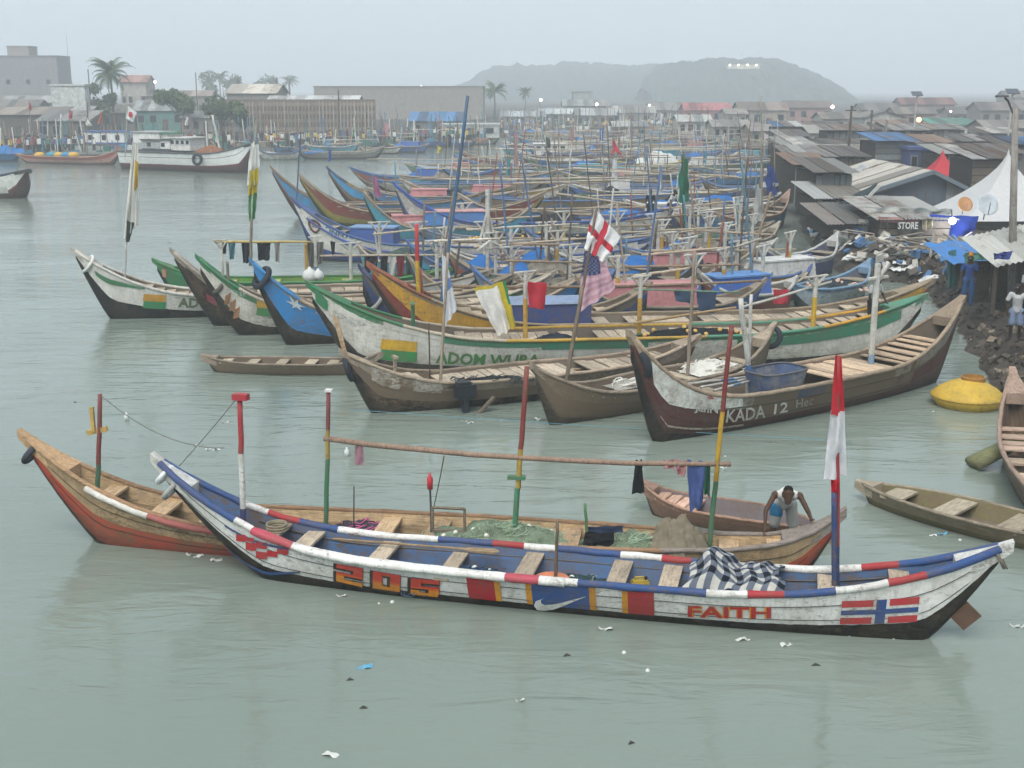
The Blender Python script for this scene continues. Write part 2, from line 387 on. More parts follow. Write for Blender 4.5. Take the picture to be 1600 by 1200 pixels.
    def pole(s, a, b, r=.035, segs=None, v=0.0, v2=None, name='mast_pole', c='7d6a55', foot=True, n=8, sag=0.0):
        p, q = s.loc(*a, v), s.loc(*b, v if v2 is None else v2)
        if foot:
            lo = p if p.z < q.z else q; hi = q if lo is p else p; u = lo.x / s.L + .5
            zf = max(.07, s.kz(u) + .06); k = (zf - lo.z) / (hi.z - lo.z); base = lo + (hi - lo) * k
            if lo is p: p = base
            else: q = base
        segs = segs or [(1, '#' + c)]; cuts = sorted({i / 8 for i in range(9)} | {0, 1} | {e for e, _ in segs if 0 < e < 1})
        mats, idx, mi = [], {}, []
        for x, y in zip(cuts, cuts[1:]):
            cc = next((c for e, c in segs if (x + y) / 2 <= e), segs[-1][1])
            if cc not in idx: idx[cc] = len(mats); mats.append(wood(cc[1:], 'z') if cc[0] == '#' else paint(cc, .55))
            mi.append(idx[cc])
        d = (q - p); pts = [p + d * t + Vector((0, 0, -sag * 4 * t * (1 - t))) + Vector((rnd.uniform(-1, 1), rnd.uniform(-1, 1), rnd.uniform(-1, 1))) * r * .2 for t in cuts]
        return MB().tube(pts, [r * (1.06 - .2 * t) for t in cuts], n, mi).build(name, mats, s.root, smooth=True)
    def fork(s, px, yt, yb, c1='c4c4bc', c2=None, r=.04, arm=.32, wd=.5, v=0.0, kind='Y'):
        """a post with a forked or T shaped head that carries the long poles; one part"""
        p, q = s.loc(px, yb, v), s.loc(px, yt, v); u = p.x / s.L + .5; p.z = max(.07, s.kz(u) + .06); p.x = q.x
        h = q.z - p.z; mb = MB(); c2 = c2 or [(1, c1)]
        mats, mi, cuts = [], [], [0] + [e for e, _ in c2]
        for e, c in c2: mats.append(paint(c, .6))
        pts = [p + (q - p) * t for t in cuts]; mb.tube(pts, r, 7, list(range(len(c2)))); k = len(c2) - 1
        if kind == 'Y':
            m = p + (q - p) * (1 - arm / max(h, .5))
            for sx in (-1, 1): mb.tube([m, q + Vector((sx * wd * .42, sx * wd * .22, .02))], r * .55, 6, k)
            mb.tube([q + Vector((-wd * .5, -wd * .26, 0)), q + Vector((wd * .5, wd * .26, 0))], r * .5, 6, k)
        elif kind == 'T': mb.box(q, (.1, wd, .07), k)
        elif kind == 'X':
            m = p + (q - p) * (1 - arm / max(h, .5)); mb.tube([m, q + Vector((wd * .6, 0, 0))], r * .7, 6, k)
            mb.tube([m + Vector((-wd * .5, 0, .12)), m + Vector((wd * .6, 0, .12))], r * .6, 6, k)
        return mb.build('forked_post', mats, s.root, smooth=False)
def tyre_on(b, px, py, R, label, v=0.0, tilt=(0, 1.2, 0), c='2c3036', group=None, name='tyre', th=.3):
    p = b.W(b.loc(px, py, v)); M = Matrix.Rotation(b.ang, 3, 'Z') @ Matrix.Rotation(tilt[1], 3, 'Y') @ Matrix.Rotation(tilt[0], 3, 'X')
    o = MB().torus((0, 0, 0), R, R * th, M, 24, 9).build(name, plain(c, .85), smooth=True); o.location = p
    return tag(o, label, 'tyre' if name == 'tyre' else 'rope', group)
def flag(name, label, cat, P4, mats, fn=None, nu=14, nv=14, amp=.05, fr=3.0, ph=0.0, group=None, axis=None):
    """cloth hung between four points (top-left, top-right, bottom-right, bottom-left) with real folds"""
    P4 = [Vector(p) for p in P4]; o0 = P4[0].copy()
    n = (P4[1] - P4[0]).cross(P4[3] - P4[0]).normalized()
    def f(a, b):
        p = (P4[0] * (1 - a) + P4[1] * a) * (1 - b) + (P4[3] * (1 - a) + P4[2] * a) * b - o0
        k = math.sin(fr * 2 * math.pi * a + ph + 1.7 * b) * .6 + math.sin(fr * 5.1 * a + 4 * b + ph) * .4
        e = amp * (.35 + .65 * (b if axis != 'a' else a)); nz = noise.noise(Vector((a * 3 + ph, b * 3, ph)))
        return p + n * e * (k + nz) + Vector((0, 0, nz * amp * .5)) + (P4[1] - P4[0]) * (.05 * noise.noise(Vector((b * 4 + ph, 3, a))))
    o = MB().grid(f, nu, nv, fn or 0).build(name, mats, smooth=True); o.location = o0
    return tag(o, label, cat, group)
def bflag(b, px4, v, *a, name='flag', label='', cat='flag', **k):
    return flag(name, label, cat, [b.W(b.loc(x, y, v)) for x, y in px4], *a, **k)
# ---------------------------------------------------------------- the setting: water, ground, hill
def water_mat():
    m, n, P, N, L = newmat('harbour_water')
    o = coords(N, L, (1, 1, 1)); big = noi(N, L, o, .035, 3, .5)
    L(ramp(N, L, big, [(.3, '6b776e'), (.5, '78837a'), (.7, '838d83')]), P.inputs['Base Color'])
    P.inputs['Roughness'].default_value = .035; P.inputs['IOR'].default_value = 1.46
    a = noi(N, L, coords(N, L, (.5, 1.7, 1)), 1.0, 4, .55, 1.1); b = noi(N, L, coords(N, L, (1.6, 4.2, 1)), 1.5, 3, .6, .6); c = noi(N, L, coords(N, L, (.1, .22, 1)), 1, 3)
    calm = ramp(N, L, noi(N, L, coords(N, L, (.07, .16, 1)), 1, 3, .6), [(.35, .35), (.62, 1)])
    s1 = N('ShaderNodeMath'); s1.operation = 'MULTIPLY_ADD'; L(b, s1.inputs[0]); s1.inputs[1].default_value = .2; L(a, s1.inputs[2])
    s0 = N('ShaderNodeMath'); s0.operation = 'MULTIPLY'; L(s1.outputs[0], s0.inputs[0]); L(calm, s0.inputs[1])
    s2 = N('ShaderNodeMath'); s2.operation = 'MULTIPLY_ADD'; L(c, s2.inputs[0]); s2.inputs[1].default_value = .7; L(s0.outputs[0], s2.inputs[2])
    bump(N, L, P, s2.outputs[0], 1.0, .056); return m
def gmat():
    m, n, P, N, L = newmat('mud_and_rubble'); o = coords(N, L)
    f = noi(N, L, o, 1.2, 6, .75); L(ramp(N, L, f, [(.3, '2b2825'), (.5, '433e38'), (.66, '5d554c'), (.8, '7a7167')]), P.inputs['Base Color'])
    P.inputs['Roughness'].default_value = .95; bump(N, L, P, noi(N, L, o, 3, 4, .8), .9, .12); return m
SHORE = [G(*p) for p in ((2300, 1150), (1700, 700), (1600, 642), (1562, 612), (1537, 585), (1512, 550), (1500, 520), (1474, 490), (1445, 458), (1405, 442), (1340, 434), (1295, 420), (1268, 396), (1252, 360), (1240, 310), (1228, 270), (1212, 245), (1196, 228))]
FARS = [G(*p) for p in ((-900, 250), (0, 243), (380, 236), (470, 228), (600, 222), (745, 226), (800, 206), (1000, 200), (1190, 206), (1500, 206), (2500, 206))]
def lerp_tab(tab, x):
    if x <= tab[0][0]: return tab[0][1]
    for (a, b), (c, d) in zip(tab, tab[1:]):
        if x <= c: return b + (d - b) * (x - a) / (c - a)
    return tab[-1][1]
TX = [(p.y, p.x) for p in SHORE]; TY = [(p.x, p.y) for p in FARS]
def landz(x, y):
    d1 = x - lerp_tab(TX, y) if y < TX[-1][0] + 40 else -50
    d2 = y - lerp_tab(TY, x); d = max(d1, d2)
    z = max(-.9, min(1.0, d * .75 - .05))
    if -1 < d < 6: z += .28 * noise.noise(Vector((x * .8, y * .8, 0))) * (1 if d < 3 else .4) + .14 * noise.noise(Vector((x * 2.3, y * 2.3, 4)))
    return z
def spread(a, b, step0, grow, start):
    out = [start]; s = step0
    while out[-1] < b: out.append(out[-1] + s); s *= grow
    s = step0
    while out[0] > a: out.insert(0, out[0] - s); s *= grow
    return out
gx = [-2600, -1500, -900, -600, -400, -300, -220, -160, -120, -90, -70, -55, -45, -38, -32, -26, -20, -14, -8, -3, 1, 4, 7] + [8.5 + .45 * i for i in range(40)] + [27 + 1.5 * i for i in range(14)] + [52, 60, 72, 90, 120, 160, 220, 300, 420, 600, 900, 1500, 2600]
gy = [-60, -20, 0, 12, 20] + [24 + .5 * i for i in range(80)] + [64 + 1.6 * i for i in range(30)] + [112 + 4 * i for i in range(36)] + [260, 290, 330, 400, 500, 700, 1000, 1500, 2200, 2900]
V = [(x, y, landz(x, y)) for y in gy for x in gx]; w_ = len(gx)
g = MB().add(V, [(j * w_ + i, j * w_ + i + 1, (j + 1) * w_ + i + 1, (j + 1) * w_ + i) for j in range(len(gy) - 1) for i in range(w_ - 1)]).build('ground', gmat(), smooth=True)
tag(g, 'muddy bank and flat shore land behind the harbour', None, None, 'structure')
wt = MB().add([(-2600, -60, 0), (2600, -60, 0), (2600, 2900, 0), (-2600, 2900, 0)], [(0, 1, 2, 3)]).build('water', water_mat())
tag(wt, 'calm grey green harbour water with small ripples', None, None, 'structure')
# wooded hill far behind the town
def hill(name, label, Y0, tab, depth, mats, n=(120, 36), rough=1.0):
    x0, x1 = xat(Y0, 8, tab[0][0]), xat(Y0, 8, tab[-1][0])
    def z(x, y):
        px = 800 + x / (max(y, Y0 * .8) * CT) * F; top = max(0, zat(Y0, lerp_tab(tab, px)) - 1); k = 1 - abs(y - Y0) / depth
        if k <= 0: return .5
        n_ = .5 + .5 * noise.noise(Vector((x * .06, y * .06, 1)))
        return 1 + top * math.sin(k * math.pi / 2) * .95 + rough * (2.6 * n_ + 2.2 * noise.noise(Vector((x * .17, y * .17, 5))) + 1.2 * noise.noise(Vector((x * .4, y * .4, 9)))) * min(1, top / 7)
    o = MB().grid(lambda a, b: (x0 + (x1 - x0) * a, Y0 - depth + 2 * depth * b, z(x0 + (x1 - x0) * a, Y0 - depth + 2 * depth * b)), *n).build(name, mats, smooth=True)
    tag(o, label, None, None, 'structure'); return z
HY = 780.0
def leafmat(a, b, c=None):
    k = ('leaf', a, b)
    if k not in MC:
        m, n, P, N, L = newmat('foliage'); oi = N('ShaderNodeTexCoord')
        L(ramp(N, L, noi(N, L, oi.outputs['Object'], 1.3, 5, .7), [(.35, a), (.65, b)]), P.inputs['Base Color']); P.inputs['Roughness'].default_value = .8; MC[k] = m
    return MC[k]
HILLZ = hill('hill', 'wooded hill with a steep right slope behind the town', HY, [(985, 166), (1005, 130), (1022, 108), (1050, 101), (1085, 96), (1110, 92), (1150, 93), (1195, 92), (1225, 98), (1262, 112), (1290, 127), (1320, 144), (1350, 160), (1390, 168)], 130, leafmat('263430', '44524a'), (170, 50))
hill('hill', 'long low hazy ridge left of the wooded hill', 1000, [(560, 162), (640, 150), (720, 138), (755, 116), (775, 106), (860, 104), (905, 99), (960, 104), (1030, 104), (1100, 110), (1150, 150)], 240, leafmat('263430', '44524a'), (110, 24), 1.6)
# haze: one even box of air round the whole place
hz = MB().box((0, 1410, 23), (5400, 3060, 52)).build('haze', None)
hm_, hn, hP, hN, hL = newmat('haze_air'); hn.nodes.remove(hP); pv = hN('ShaderNodeVolumePrincipled')
pv.inputs['Color'].default_value = (.89, .95, 1.0, 1); pv.inputs['Density'].default_value = .00135; pv.inputs['Anisotropy'].default_value = 0
hL(pv.outputs[0], hn.nodes['Material Output'].inputs['Volume']); hz.data.materials.clear(); hz.data.materials.append(hm_)
tag(hz, 'thin pale haze over the whole harbour', None, None, 'stuff')
# ---------------------------------------------------------------- the canoes in front
near = {}
W, BK, GR, YE, RE, BL, LB = 'dededa', '1c2024', '2f7550', 'c2922f', 'a53039', '2b4c80', '2f7fb5'
def heap(b, name, label, cat, px, py, v, lx, ly, h, mat, z0=None, seed=0, n=26, rough=.35, group=None, kind=None):
    """a soft pile (net, cloth, tarpaulin) resting in a boat, with its own folds"""
    p = b.loc(px, py, v); z = z0 if z0 is not None else max(.08, b.kz(p.x / b.L + .5) + .08); c = b.W((p.x, v, z)); R = Matrix.Rotation(b.ang, 3, 'Z')
    def f(a, t):
        x, y = a * 2 - 1, t * 2 - 1; r = min(1, math.hypot(x, y)); k = math.cos(r * math.pi / 2) ** .7 if r < 1 else 0
        q = Vector((x * 3 + seed, y * 3, seed)); nz = noise.noise(q) + .5 * noise.noise(q * 2.7) + .3 * abs(noise.noise(q * 6))
        return R @ Vector((x * lx / 2 * (1 + .15 * nz), y * ly / 2 * (1 + .15 * nz), h * k * (1 + rough * nz) - .02))
    o = MB().grid(f, n, n).build(name, mat, smooth=True); o.location = c
    return tag(o, label, cat, group, kind)
def tangle(name, mat, parent, n, lx, ly, h, r=.008, seed=0, loops=.16):
    g = random.Random(seed); mb = MB()
    for i in range(n):
        x, y = g.uniform(-.5, .5) * lx, g.uniform(-.5, .5) * ly; k = 1 - min(1, math.hypot(2 * x / lx, 2 * y / ly)); ph = g.uniform(0, 6.3); a = g.uniform(.5, 1) * loops; st = g.uniform(-1, 1)
        mb.tube([(x + a * math.cos(ph + j * .9) + .02 * j, y + a * math.sin(ph + j * .9) * .8 + .015 * st * j, h * k + .03 + .05 * math.sin(j * 1.3 + ph)) for j in range(9)], r, 4, 0, False)
    o = mb.build(name, mat, parent, smooth=True); o['kind'] = 'stuff'; return o
def floats(parent, n, lx, ly, h, mat, r=.045, seed=1):
    g = random.Random(seed); me = None
    for i in range(n):
        x, y = g.uniform(-.5, .5) * lx, g.uniform(-.5, .5) * ly; k = max(0, 1 - math.hypot(2 * x / lx, 2 * y / ly)) ** .6
        if me is None: o = ball(MB(), (0, 0, 0), r, 0, 9, .75).build('net_float', mat, parent, smooth=True); me = o.data
        else: o = bpy.data.objects.new('net_float', me); COL.objects.link(o); o.parent = parent
        o.location = (x, y, h * k + r * .6); o.rotation_euler = (g.uniform(0, 3), g.uniform(0, 3), 0)
def garment(b, px4, c, label, v=0.0, amp=.05, name='garment', cat='clothing', group=None, ph=None):
    return bflag(b, px4, v, cloth(c), amp=amp, nu=8, nv=10, fr=1.3, ph=rnd.uniform(0, 6) if ph is None else ph, name=name, label=label, cat=cat, group=group)

# 1 the white canoe with tricolour rails -------------------------------------------------
b = FA = Boat('white canoe with red, white and blue rails, nearest in the water', (252, 722, 883), (1562, 856, 1006), 1.32, .65,
    [(0, BK), (.4, W)], '4a6a94', [(.11, BL), (.135, W), (.19, 'b04a58'), (.46, W), (.5, 'b04a58'), (.545, W), (.69, BL), (.735, W), (.775, RE), (.83, BL), (.885, W), (.925, RE), (1, BL)],
    [(.1, BL), (.13, W), (.17, RE), (.22, BL), (.35, W), (.42, BL), (.46, RE), (.5, W), (.58, BL), (.63, W), (.665, RE), (.7, BL), (.8, W), (.86, W), (.9, RE), (1, BL)], rb=.7, rs=.84, wear=.4, rr=.06, draft=.2, cap=.045, capc='c9cac6', pw=2.6, pws=2.4)
b.seam(.5); b.seam(.76)
b.rail(-1, [(.19, 'b04a58'), (.46, W), (.5, 'b04a58'), (.545, W)], .062, .135, .53, 'fender_log', -.01, .04)
for x, y in ((430, 815), (480, 830), (597, 855), (825, 875), (967, 893), (1047, 898), (1294, 905), (1405, 908)): b.thwart(b.loc(x, y).x / b.L + .5, .3, -.07, '9c8e7c')
b.thwart(b.loc(706, 868).x / b.L + .5, .26, -.16, '9c8e7c')
for a in ((370, 833, 385, 844), (385, 846, 401, 858), (401, 845, 418, 855), (401, 860, 418, 871), (418, 859, 434, 868), (434, 856, 451, 864), (385, 838, 398, 844)):
    x0, y0, x1, y1 = a; b.decal('painted_check', [(x0, y0), (x1, y0 + 2), (x1, y1 + 2), (x0, y1)], paint('b3262f', .5), nu=2, nv=2)
for x0, y0, x1, y1 in ((352, 819, 452, 856), (352, 853, 470, 892)): b.decal('painted_line', [(x0, y0), (x1, y1), (x1, y1 + 3), (x0, y0 + 3)], paint(BL, .4), nu=8, nv=1)
DIG = {'2': [(.08, .78, 1, 1), (.68, .54, 1, .8), (.08, .42, 1, .57), (.08, .16, .36, .44), (.08, 0, 1, .2)], '0': [(.08, 0, .4, 1), (.66, 0, 1, 1), (.38, .82, .68, 1), (.38, 0, .68, .22)],
       '5': [(.08, .76, 1, 1), (.08, .5, .42, .78), (.08, .42, 1, .6), (.66, .14, 1, .44), (.08, 0, .96, .2), (.08, .18, .36, .32)]}
def rects(rs, grow=0.0, dx=0.0, dy=0.0, lo=-1, hi=2):
    V, Fc = [], []
    for x0, y0, x1, y1 in rs:
        y0_, y1_ = max(y0, lo), min(y1, hi)
        if y1_ <= y0_: continue
        n = len(V)
        for j in (0, .5, 1):
            for i in (0, .5, 1): V.append((x0 - grow + dx + (x1 - x0 + 2 * grow) * i, y0_ - grow + dy + (y1_ - y0_ + 2 * grow) * j))
        Fc += [(n + 3 * j + i, n + 3 * j + i + 1, n + 3 * j + i + 4, n + 3 * j + i + 3) for j in (0, 1) for i in (0, 1)]
    return V, Fc
for d, cs in (('2', ((523, 879), (568, 887), (567, 916), (523, 906))), ('0', ((580, 890), (627, 898), (626, 924), (580, 917))), ('5', ((639, 902), (688, 906), (687, 932), (639, 927)))):
    b.decal('painted_numeral', cs, paint('1f1d1c', .3), rects(DIG[d], .06, -.05, -.06), .028)
    b.decal('painted_numeral', cs, paint('c2392a', .35), rects(DIG[d], 0, lo=.46), .034); b.decal('painted_numeral', cs, paint('d98a1f', .35), rects(DIG[d], 0, hi=.46), .034)
    b.decal('painted_numeral', cs, paint('d25a22', .35), rects(DIG[d], 0, lo=.38, hi=.5), .037)
def panel(b, x0, x1, y, c, t0=.41, t1=.985, off=.028, wear=.4):
    u0, u1 = b.ut(x0, y)[0], b.ut(x1, y)[0]
    return MB().grid(lambda a, t: b.S(u0 + (u1 - u0) * a, t0 + (t1 - t0) * t, -1, off), 5, 6).build('painted_panel', paint(c, wear), b.root)
for x0, x1, c in ((733, 775, 'a3202b'), (775, 784, 'cf8f22'), (823, 832, 'cf8f22'), (832, 921, '22508f'), (921, 931, 'cf8f22'), (972, 981, 'cf8f22'), (981, 1022, 'a3202b')): panel(b, x0, x1, 930, c)
sw = [((916, 930.5), (916, 931)), ((895, 936), (895, 939.5)), ((880, 940), (880, 946)), ((865, 943), (864, 951.5)), ((852, 944), (850, 953)), ((846, 941), (840, 952)), ((846, 936), (835, 945)), ((852, 933), (838, 938))]
pts = [(b.ut(*p), b.ut(*q)) for p, q in sw]; V = [b.S(u, t, -1, .036) for pq in pts for u, t in pq]
MB().add(V, [(2 * i, 2 * i + 1, 2 * i + 3, 2 * i + 2) for i in range(len(sw) - 1)]).build('painted_tick', paint('d8d8d4', .3), b.root)
fc = ((1075, 945), (1205, 947), (1205, 965), (1075, 963))
b.text('FAITH', fc, 'cf8a24', .03, .055); b.text('FAITH', fc, 'b2262c', .035, .02)
nc = ((1316, 938), (1437, 931), (1432, 970), (1312, 974))
b.decal('painted_flag', nc, paint('d4d4d0', .5), None, .028)
for q_ in ((0, .72, .41, 1), (.62, .72, 1, 1), (0, 0, .41, .28), (.62, 0, 1, .28)): b.decal('painted_flag', nc, paint('b3323a', .5), rects([q_]), .033)
b.decal('painted_flag', nc, paint('284a80', .5), rects([(0, .4, 1, .6), (.45, 0, .58, 1)]), .037)
b.pole((380, 800), (375, 624), .05, [(.33, '2b3f73'), (.67, W), (1, 'a8343f')]); p = b.loc(376, 620); MB().box(p, (.26, .14, .1)).build('mast_cap', paint('a8343f', .5), b.root)
b.pole((1304, 893), (1303, 770), .05, [(1, '2b4370')]); b.pole((1309, 870), (1310, 556), .028, [(.3, '27406e'), (1, '93333a')], v=.05)
b.pole((869, 878), (871, 815), .03, c='5c5146')
p = b.loc(1508, 962); M_ = Matrix.Rotation(.75, 3, 'Y'); MB().box((p.x, 0, p.z), (.3, .05, .34), 0, M_).build('rudder_plate', plain('5a4538', .8), b.root)
p = b.loc(1561, 872); MB().torus(p, .16, .018, Matrix.Rotation(1.1, 3, 'Y'), 16, 5).torus(p + Vector((.03, 0, 0)), .165, .015, Matrix.Rotation(1.0, 3, 'Y'), 16, 5).build('rope_lashing', plain('6e675a'), b.root)
for x, y, r, c in ((258, 742, .17, 'd0d2d4'), (270, 764, .2, '9a9a98')): MB().torus(b.loc(x, y), r, .045, Matrix.Rotation(-.85, 3, 'Y'), 18, 6).build('rope_lashing', plain(c, .9), b.root, smooth=True)
b.rail(-1, [(1, '#7b7163')], .012, .1, .9, 'rope_line', -.14, -.12); b.rail(1, [(1, '#57524a')], .012, .12, .9, 'rope_line', -.16, -.08)
bflag(b, [(1298, 642), (1320, 642), (1323, 742), (1287, 750)], .05, cloth('dcdcdf'), amp=.1, fr=1.2, name='flag', label='limp white cloth of the red topped flag on the nearest canoe', group=None)
bflag(b, [(1305, 556), (1315, 557), (1320, 648), (1298, 648)], .05, cloth('c22d38'), amp=.05, fr=1, name='flag', label='narrow red cloth at the top of the flagpole on the nearest canoe')
bflag(b, [(1298, 748), (1312, 748), (1309, 782), (1299, 780)], .0, cloth('b8202e'), amp=.06, fr=1, name='cloth_tie', label='crumpled red cloth tied round the blue flag post', cat='cloth')
# checked tarpaulin thrown over gear
u0, u1 = b.uc(1083, 890), b.uc(1222, 900)
def tarp(a, t):
    u = u0 + (u1 - u0) * a + .004 * math.sin(t * 9); y = (t * 2 - 1); hb = b.half(u) - .02; e = 1 - y * y
    pk = math.exp(-((a - .22) / .2) ** 2) * .42 + math.exp(-((a - .75) / .25) ** 2) * .2
    return Vector((b.L * (u - .5) + (.12 * (1 - a)) * y, y * hb * 1.0, b.sh(u) + .04 + pk * e ** .6 + .05 * noise.noise(Vector((a * 7, t * 6, 2))) + .025 * math.sin(a * 30 + t * 4)))
def ging(a, t): return (int(a * 14) % 2) + (int(t * 12) % 2)
ck = MB().grid(tarp, 56, 48, ging).build('checked_tarpaulin', [cloth('d2d0c8'), cloth('6e7684'), cloth('20242e')], smooth=True); ck.location = b.o; ck.rotation_euler = (0, 0, b.ang)
tag(ck, 'black and white checked cloth draped over gear in the nearest canoe', 'cloth')
hp = heap(b, 'fishing_net', 'dark net with white floats heaped between thwarts of the nearest canoe', 'net', 910, 893, .03, 1.4, .75, .38, netmat('3d5358'), .1, 3)
tangle('net_strands', plain('8a9a94'), hp, 60, 1.2, .55, .38, .007, 4); floats(hp, 46, 1.2, .6, .4, plain('cfcdc4', .6), .042, 5)
hp = heap(b, 'blue_net', 'dark blue net with a few pale floats in the nearest canoe', 'net', 735, 880, .05, 2.5, .72, .34, netmat('2e4763'), .09, 9)
floats(hp, 20, 2.2, .55, .34, plain('c4c8c8', .6), .045, 8); tangle('net_strands', plain('48607a'), hp, 40, 2.1, .55, .34, .006, 2)
hp = heap(b, 'float_pile', 'small pile of white floats beside a thwart of the nearest canoe', 'floats', 636, 878, -.1, .5, .35, .16, plain('5a5a50', .9), .1, 5, 10); floats(hp, 12, .5, .3, .12, plain('cfccc0', .6), .045, 3)

# 2 the unpainted canoe behind it -----------------------------------------------------------
b = BR = Boat('bare timber canoe with red painted bottom behind the nearest canoe', (44, 684, 839), (1306, 806, 908), 1.4, .58,
    [(0, '35302c'), (.2, 'ab4636'), (.6, 'ad9573')], wood('a58d6c'), [(.1, '#a98a68'), (.8, '#98785c'), (1, '#8a8078')], rb=.8, rs=.9, wear=.9, under='6f5a42', rr=.045, floor='8b7152', tip=.3, pw=2.6, pws=7)
b.seam(.5); b.seam(.76)
b.rail(-1, [(.17, 'd0cec6'), (.4, 'a35a58'), (1, 'd0cec6')], .06, .085, .33, 'fender_log', -.06, .05)
for x, y in ((175, 770), (255, 790), (330, 800), (600, 805), (680, 815), (800, 825), (890, 835), (975, 840), (1060, 845), (1140, 835), (1215, 838)): b.thwart(b.loc(x, y).x / b.L + .5, .34, -.08, 'a38a6c')
b.pole((152, 770), (157, 616), .045, [(.52, '456b58'), (1, '7d3f40')]); q = b.loc(152, 673); MB().box(q, (.4, .06, .09), 0, Matrix.Rotation(-.25, 3, 'Y')).box(q + Vector((-.05, -.04, .22)), (.07, .05, .45)).build('cross_piece', wood('a98d4f', 'x'), b.root)
b.pole((509, 810), (514, 610), .042, [(.58, '3e7a5c'), (.76, 'a88f4a'), (1, '7d4246')]); MB().box(b.loc(514, 610), (.12, .12, .04)).build('mast_cap', plain('c8c6c0'), b.root)
b.pole((805, 822), (823, 572), .05, [(.38, '3e7a5c')] + [(.58, 'a88f3e'), (1, '7d3a38')]); MB().box(b.loc(807, 746), (.3, .12, .06)).build('mast_step', paint('3a7a58'), b.root)
b.pole((1108, 852), (1143, 508), .045, [(.38, '3e7a5c'), (.66, 'c09a30'), (1, '7a2f31')])
b.pole((506, 685), (1143, 725), .048, c='8b7464', foot=False, name='long_pole', sag=.12)
b.pole((674, 830), (672, 745), .02, c='3a3a38'); b.pole((917, 835), (914, 787), .03, [(1, '4f7d58')])
b.pole((553, 800), (553, 760), .012, c='333333')
MB().lathe([(0, 0), (.05, .01), (.055, .2), (.03, .24), (.02, .3), (0, .3)], 10, b.loc(672, 765)).build('red_bottle', plain('b03a40', .4), b.root, smooth=True)
q0, q1 = b.loc(676, 828, -.1), b.loc(726, 795, -.1); mb = MB(); x0, x1, z0, z1 = q0.x, q1.x, q0.z, q1.z
for a, c in (((x0, z0), (x1, z0)), ((x1, z0), (x1, z1)), ((x1, z1), (x0, z1)), ((x0, z1), (x0, z0))): mb.tube([(a[0], -.1, a[1]), (c[0], -.1, c[1])], .028, 5)
mb.build('wooden_frame', wood('7d7160'), b.root)
hp = heap(b, 'green_net', 'pale green net with white floats spread along the bare timber canoe', 'net', 780, 838, .0, 3.0, 1.2, .42, netmat('84957c'), .3, 12)
tangle('net_strands', plain('9fb398'), hp, 220, 2.8, 1.1, .42, .006, 11); floats(hp, 34, 2.7, 1.0, .43, plain('d6d4c8', .6), .045, 12)
hp = heap(b, 'green_net', 'pale green net bundled beside the brown sacking in the timber canoe', 'net', 1000, 845, .0, 1.6, 1.1, .36, netmat('7e8e76'), .3, 15); tangle('net_strands', plain('a9bfa2'), hp, 90, 1.4, 1.0, .36, .006, 17)
hp = heap(b, 'pink_net', 'dark and pink net heaped in the timber canoe by the green post', 'net', 560, 812, .2, 1.1, .6, .22, netmat('4e4a52'), .35, 18); tangle('net_strands', plain('b35a86'), hp, 26, .9, .5, .22, .012, 19)
hp = heap(b, 'sacking', 'grey brown sacking heaped over gear in the timber canoe', 'cloth', 1055, 848, -.05, 1.2, 1.0, .6, cloth('8f8674'), .34, 27.3, 44, .4)
garment(b, [(918, 822), (974, 822), (972, 838), (916, 840)], '33405a', 'navy cloth spread over the rack in the bare timber canoe', .1, .05)
garment(b, [(914, 832), (960, 832), (958, 856), (910, 852)], '26262a', 'black cloth hanging over the rack in the bare timber canoe', -.2, .05)
# washing on its long pole
garment(b, [(993, 719), (1003, 719), (1007, 770), (987, 772)], '24282a', 'black cloth tied to the long pole, hanging in a point')
garment(b, [(555, 697), (567, 697), (568, 728), (554, 726)], 'a9808c', 'small faded pink cloth on the long pole', amp=.03)
garment(b, [(1036, 718), (1054, 719), (1055, 734), (1038, 730)], 'c08e90', 'pale pink rag bunched on the long pole', amp=.06)
garment(b, [(1055, 718), (1074, 721), (1070, 745), (1058, 742)], 'b98484', 'rose coloured cloth on the long pole beside the blue trousers', amp=.06)
garment(b, [(1073, 720), (1103, 722), (1098, 790), (1078, 800)], '4f6296', 'blue trousers hanging from the long pole', amp=.09)
garment(b, [(1099, 722), (1110, 723), (1109, 778), (1100, 770)], '2c5c46', 'dark green cloth hanging beside the blue trousers', amp=.06)
tyre_on(b, 50, 708, .19, 'dark rag band tied round the prow of the bare timber canoe', tilt=(0, -.9, 0), name='rope_band', c='3b4046')
# gear lying about in the nearest canoe
b = FA
o = MB()
for k in range(5): o.torus((0, 0, .02 + .025 * k), .17 - .012 * (k % 2), .014, None, 18, 5)
o = o.build('rope_coil', plain('8d8470', .9)); q = b.loc(432, 815); u = q.x / b.L + .5; o.location = b.W((q.x, .0, b.sh(u) - .07)); tag(o, 'coil of pale rope on the bow seat of the nearest canoe', 'rope')
def jerrycan(px, py, v, c, label, bo):
    q = bo.loc(px, py, v); r = empty('jerrycan', bo.W((q.x, v, .08)), bo.ang + .4); tag(r, label, 'jerrycan')
    MB().box((0, 0, .16), (.28, .17, .32)).box((0, 0, .335), (.24, .13, .03)).build('can_body', paint(c, .5, .5), r); MB().tube([(-.08, 0, .34), (-.08, 0, .4), (.06, 0, .4), (.06, 0, .34)], .014, 6).build('handle', paint(c, .3, .5), r); MB().lathe([(0, .34), (.025, .34), (.025, .4), (0, .4)], 8, (.1, 0, 0)).build('screw_cap', plain('2a2a2a', .5), r)
jerrycan(1000, 895, .2, 'b9a23a', 'yellow jerrycan standing between two thwarts of the nearest canoe', b); jerrycan(1370, 905, .1, '3a6aa0', 'blue jerrycan near the stern of the nearest canoe', b)
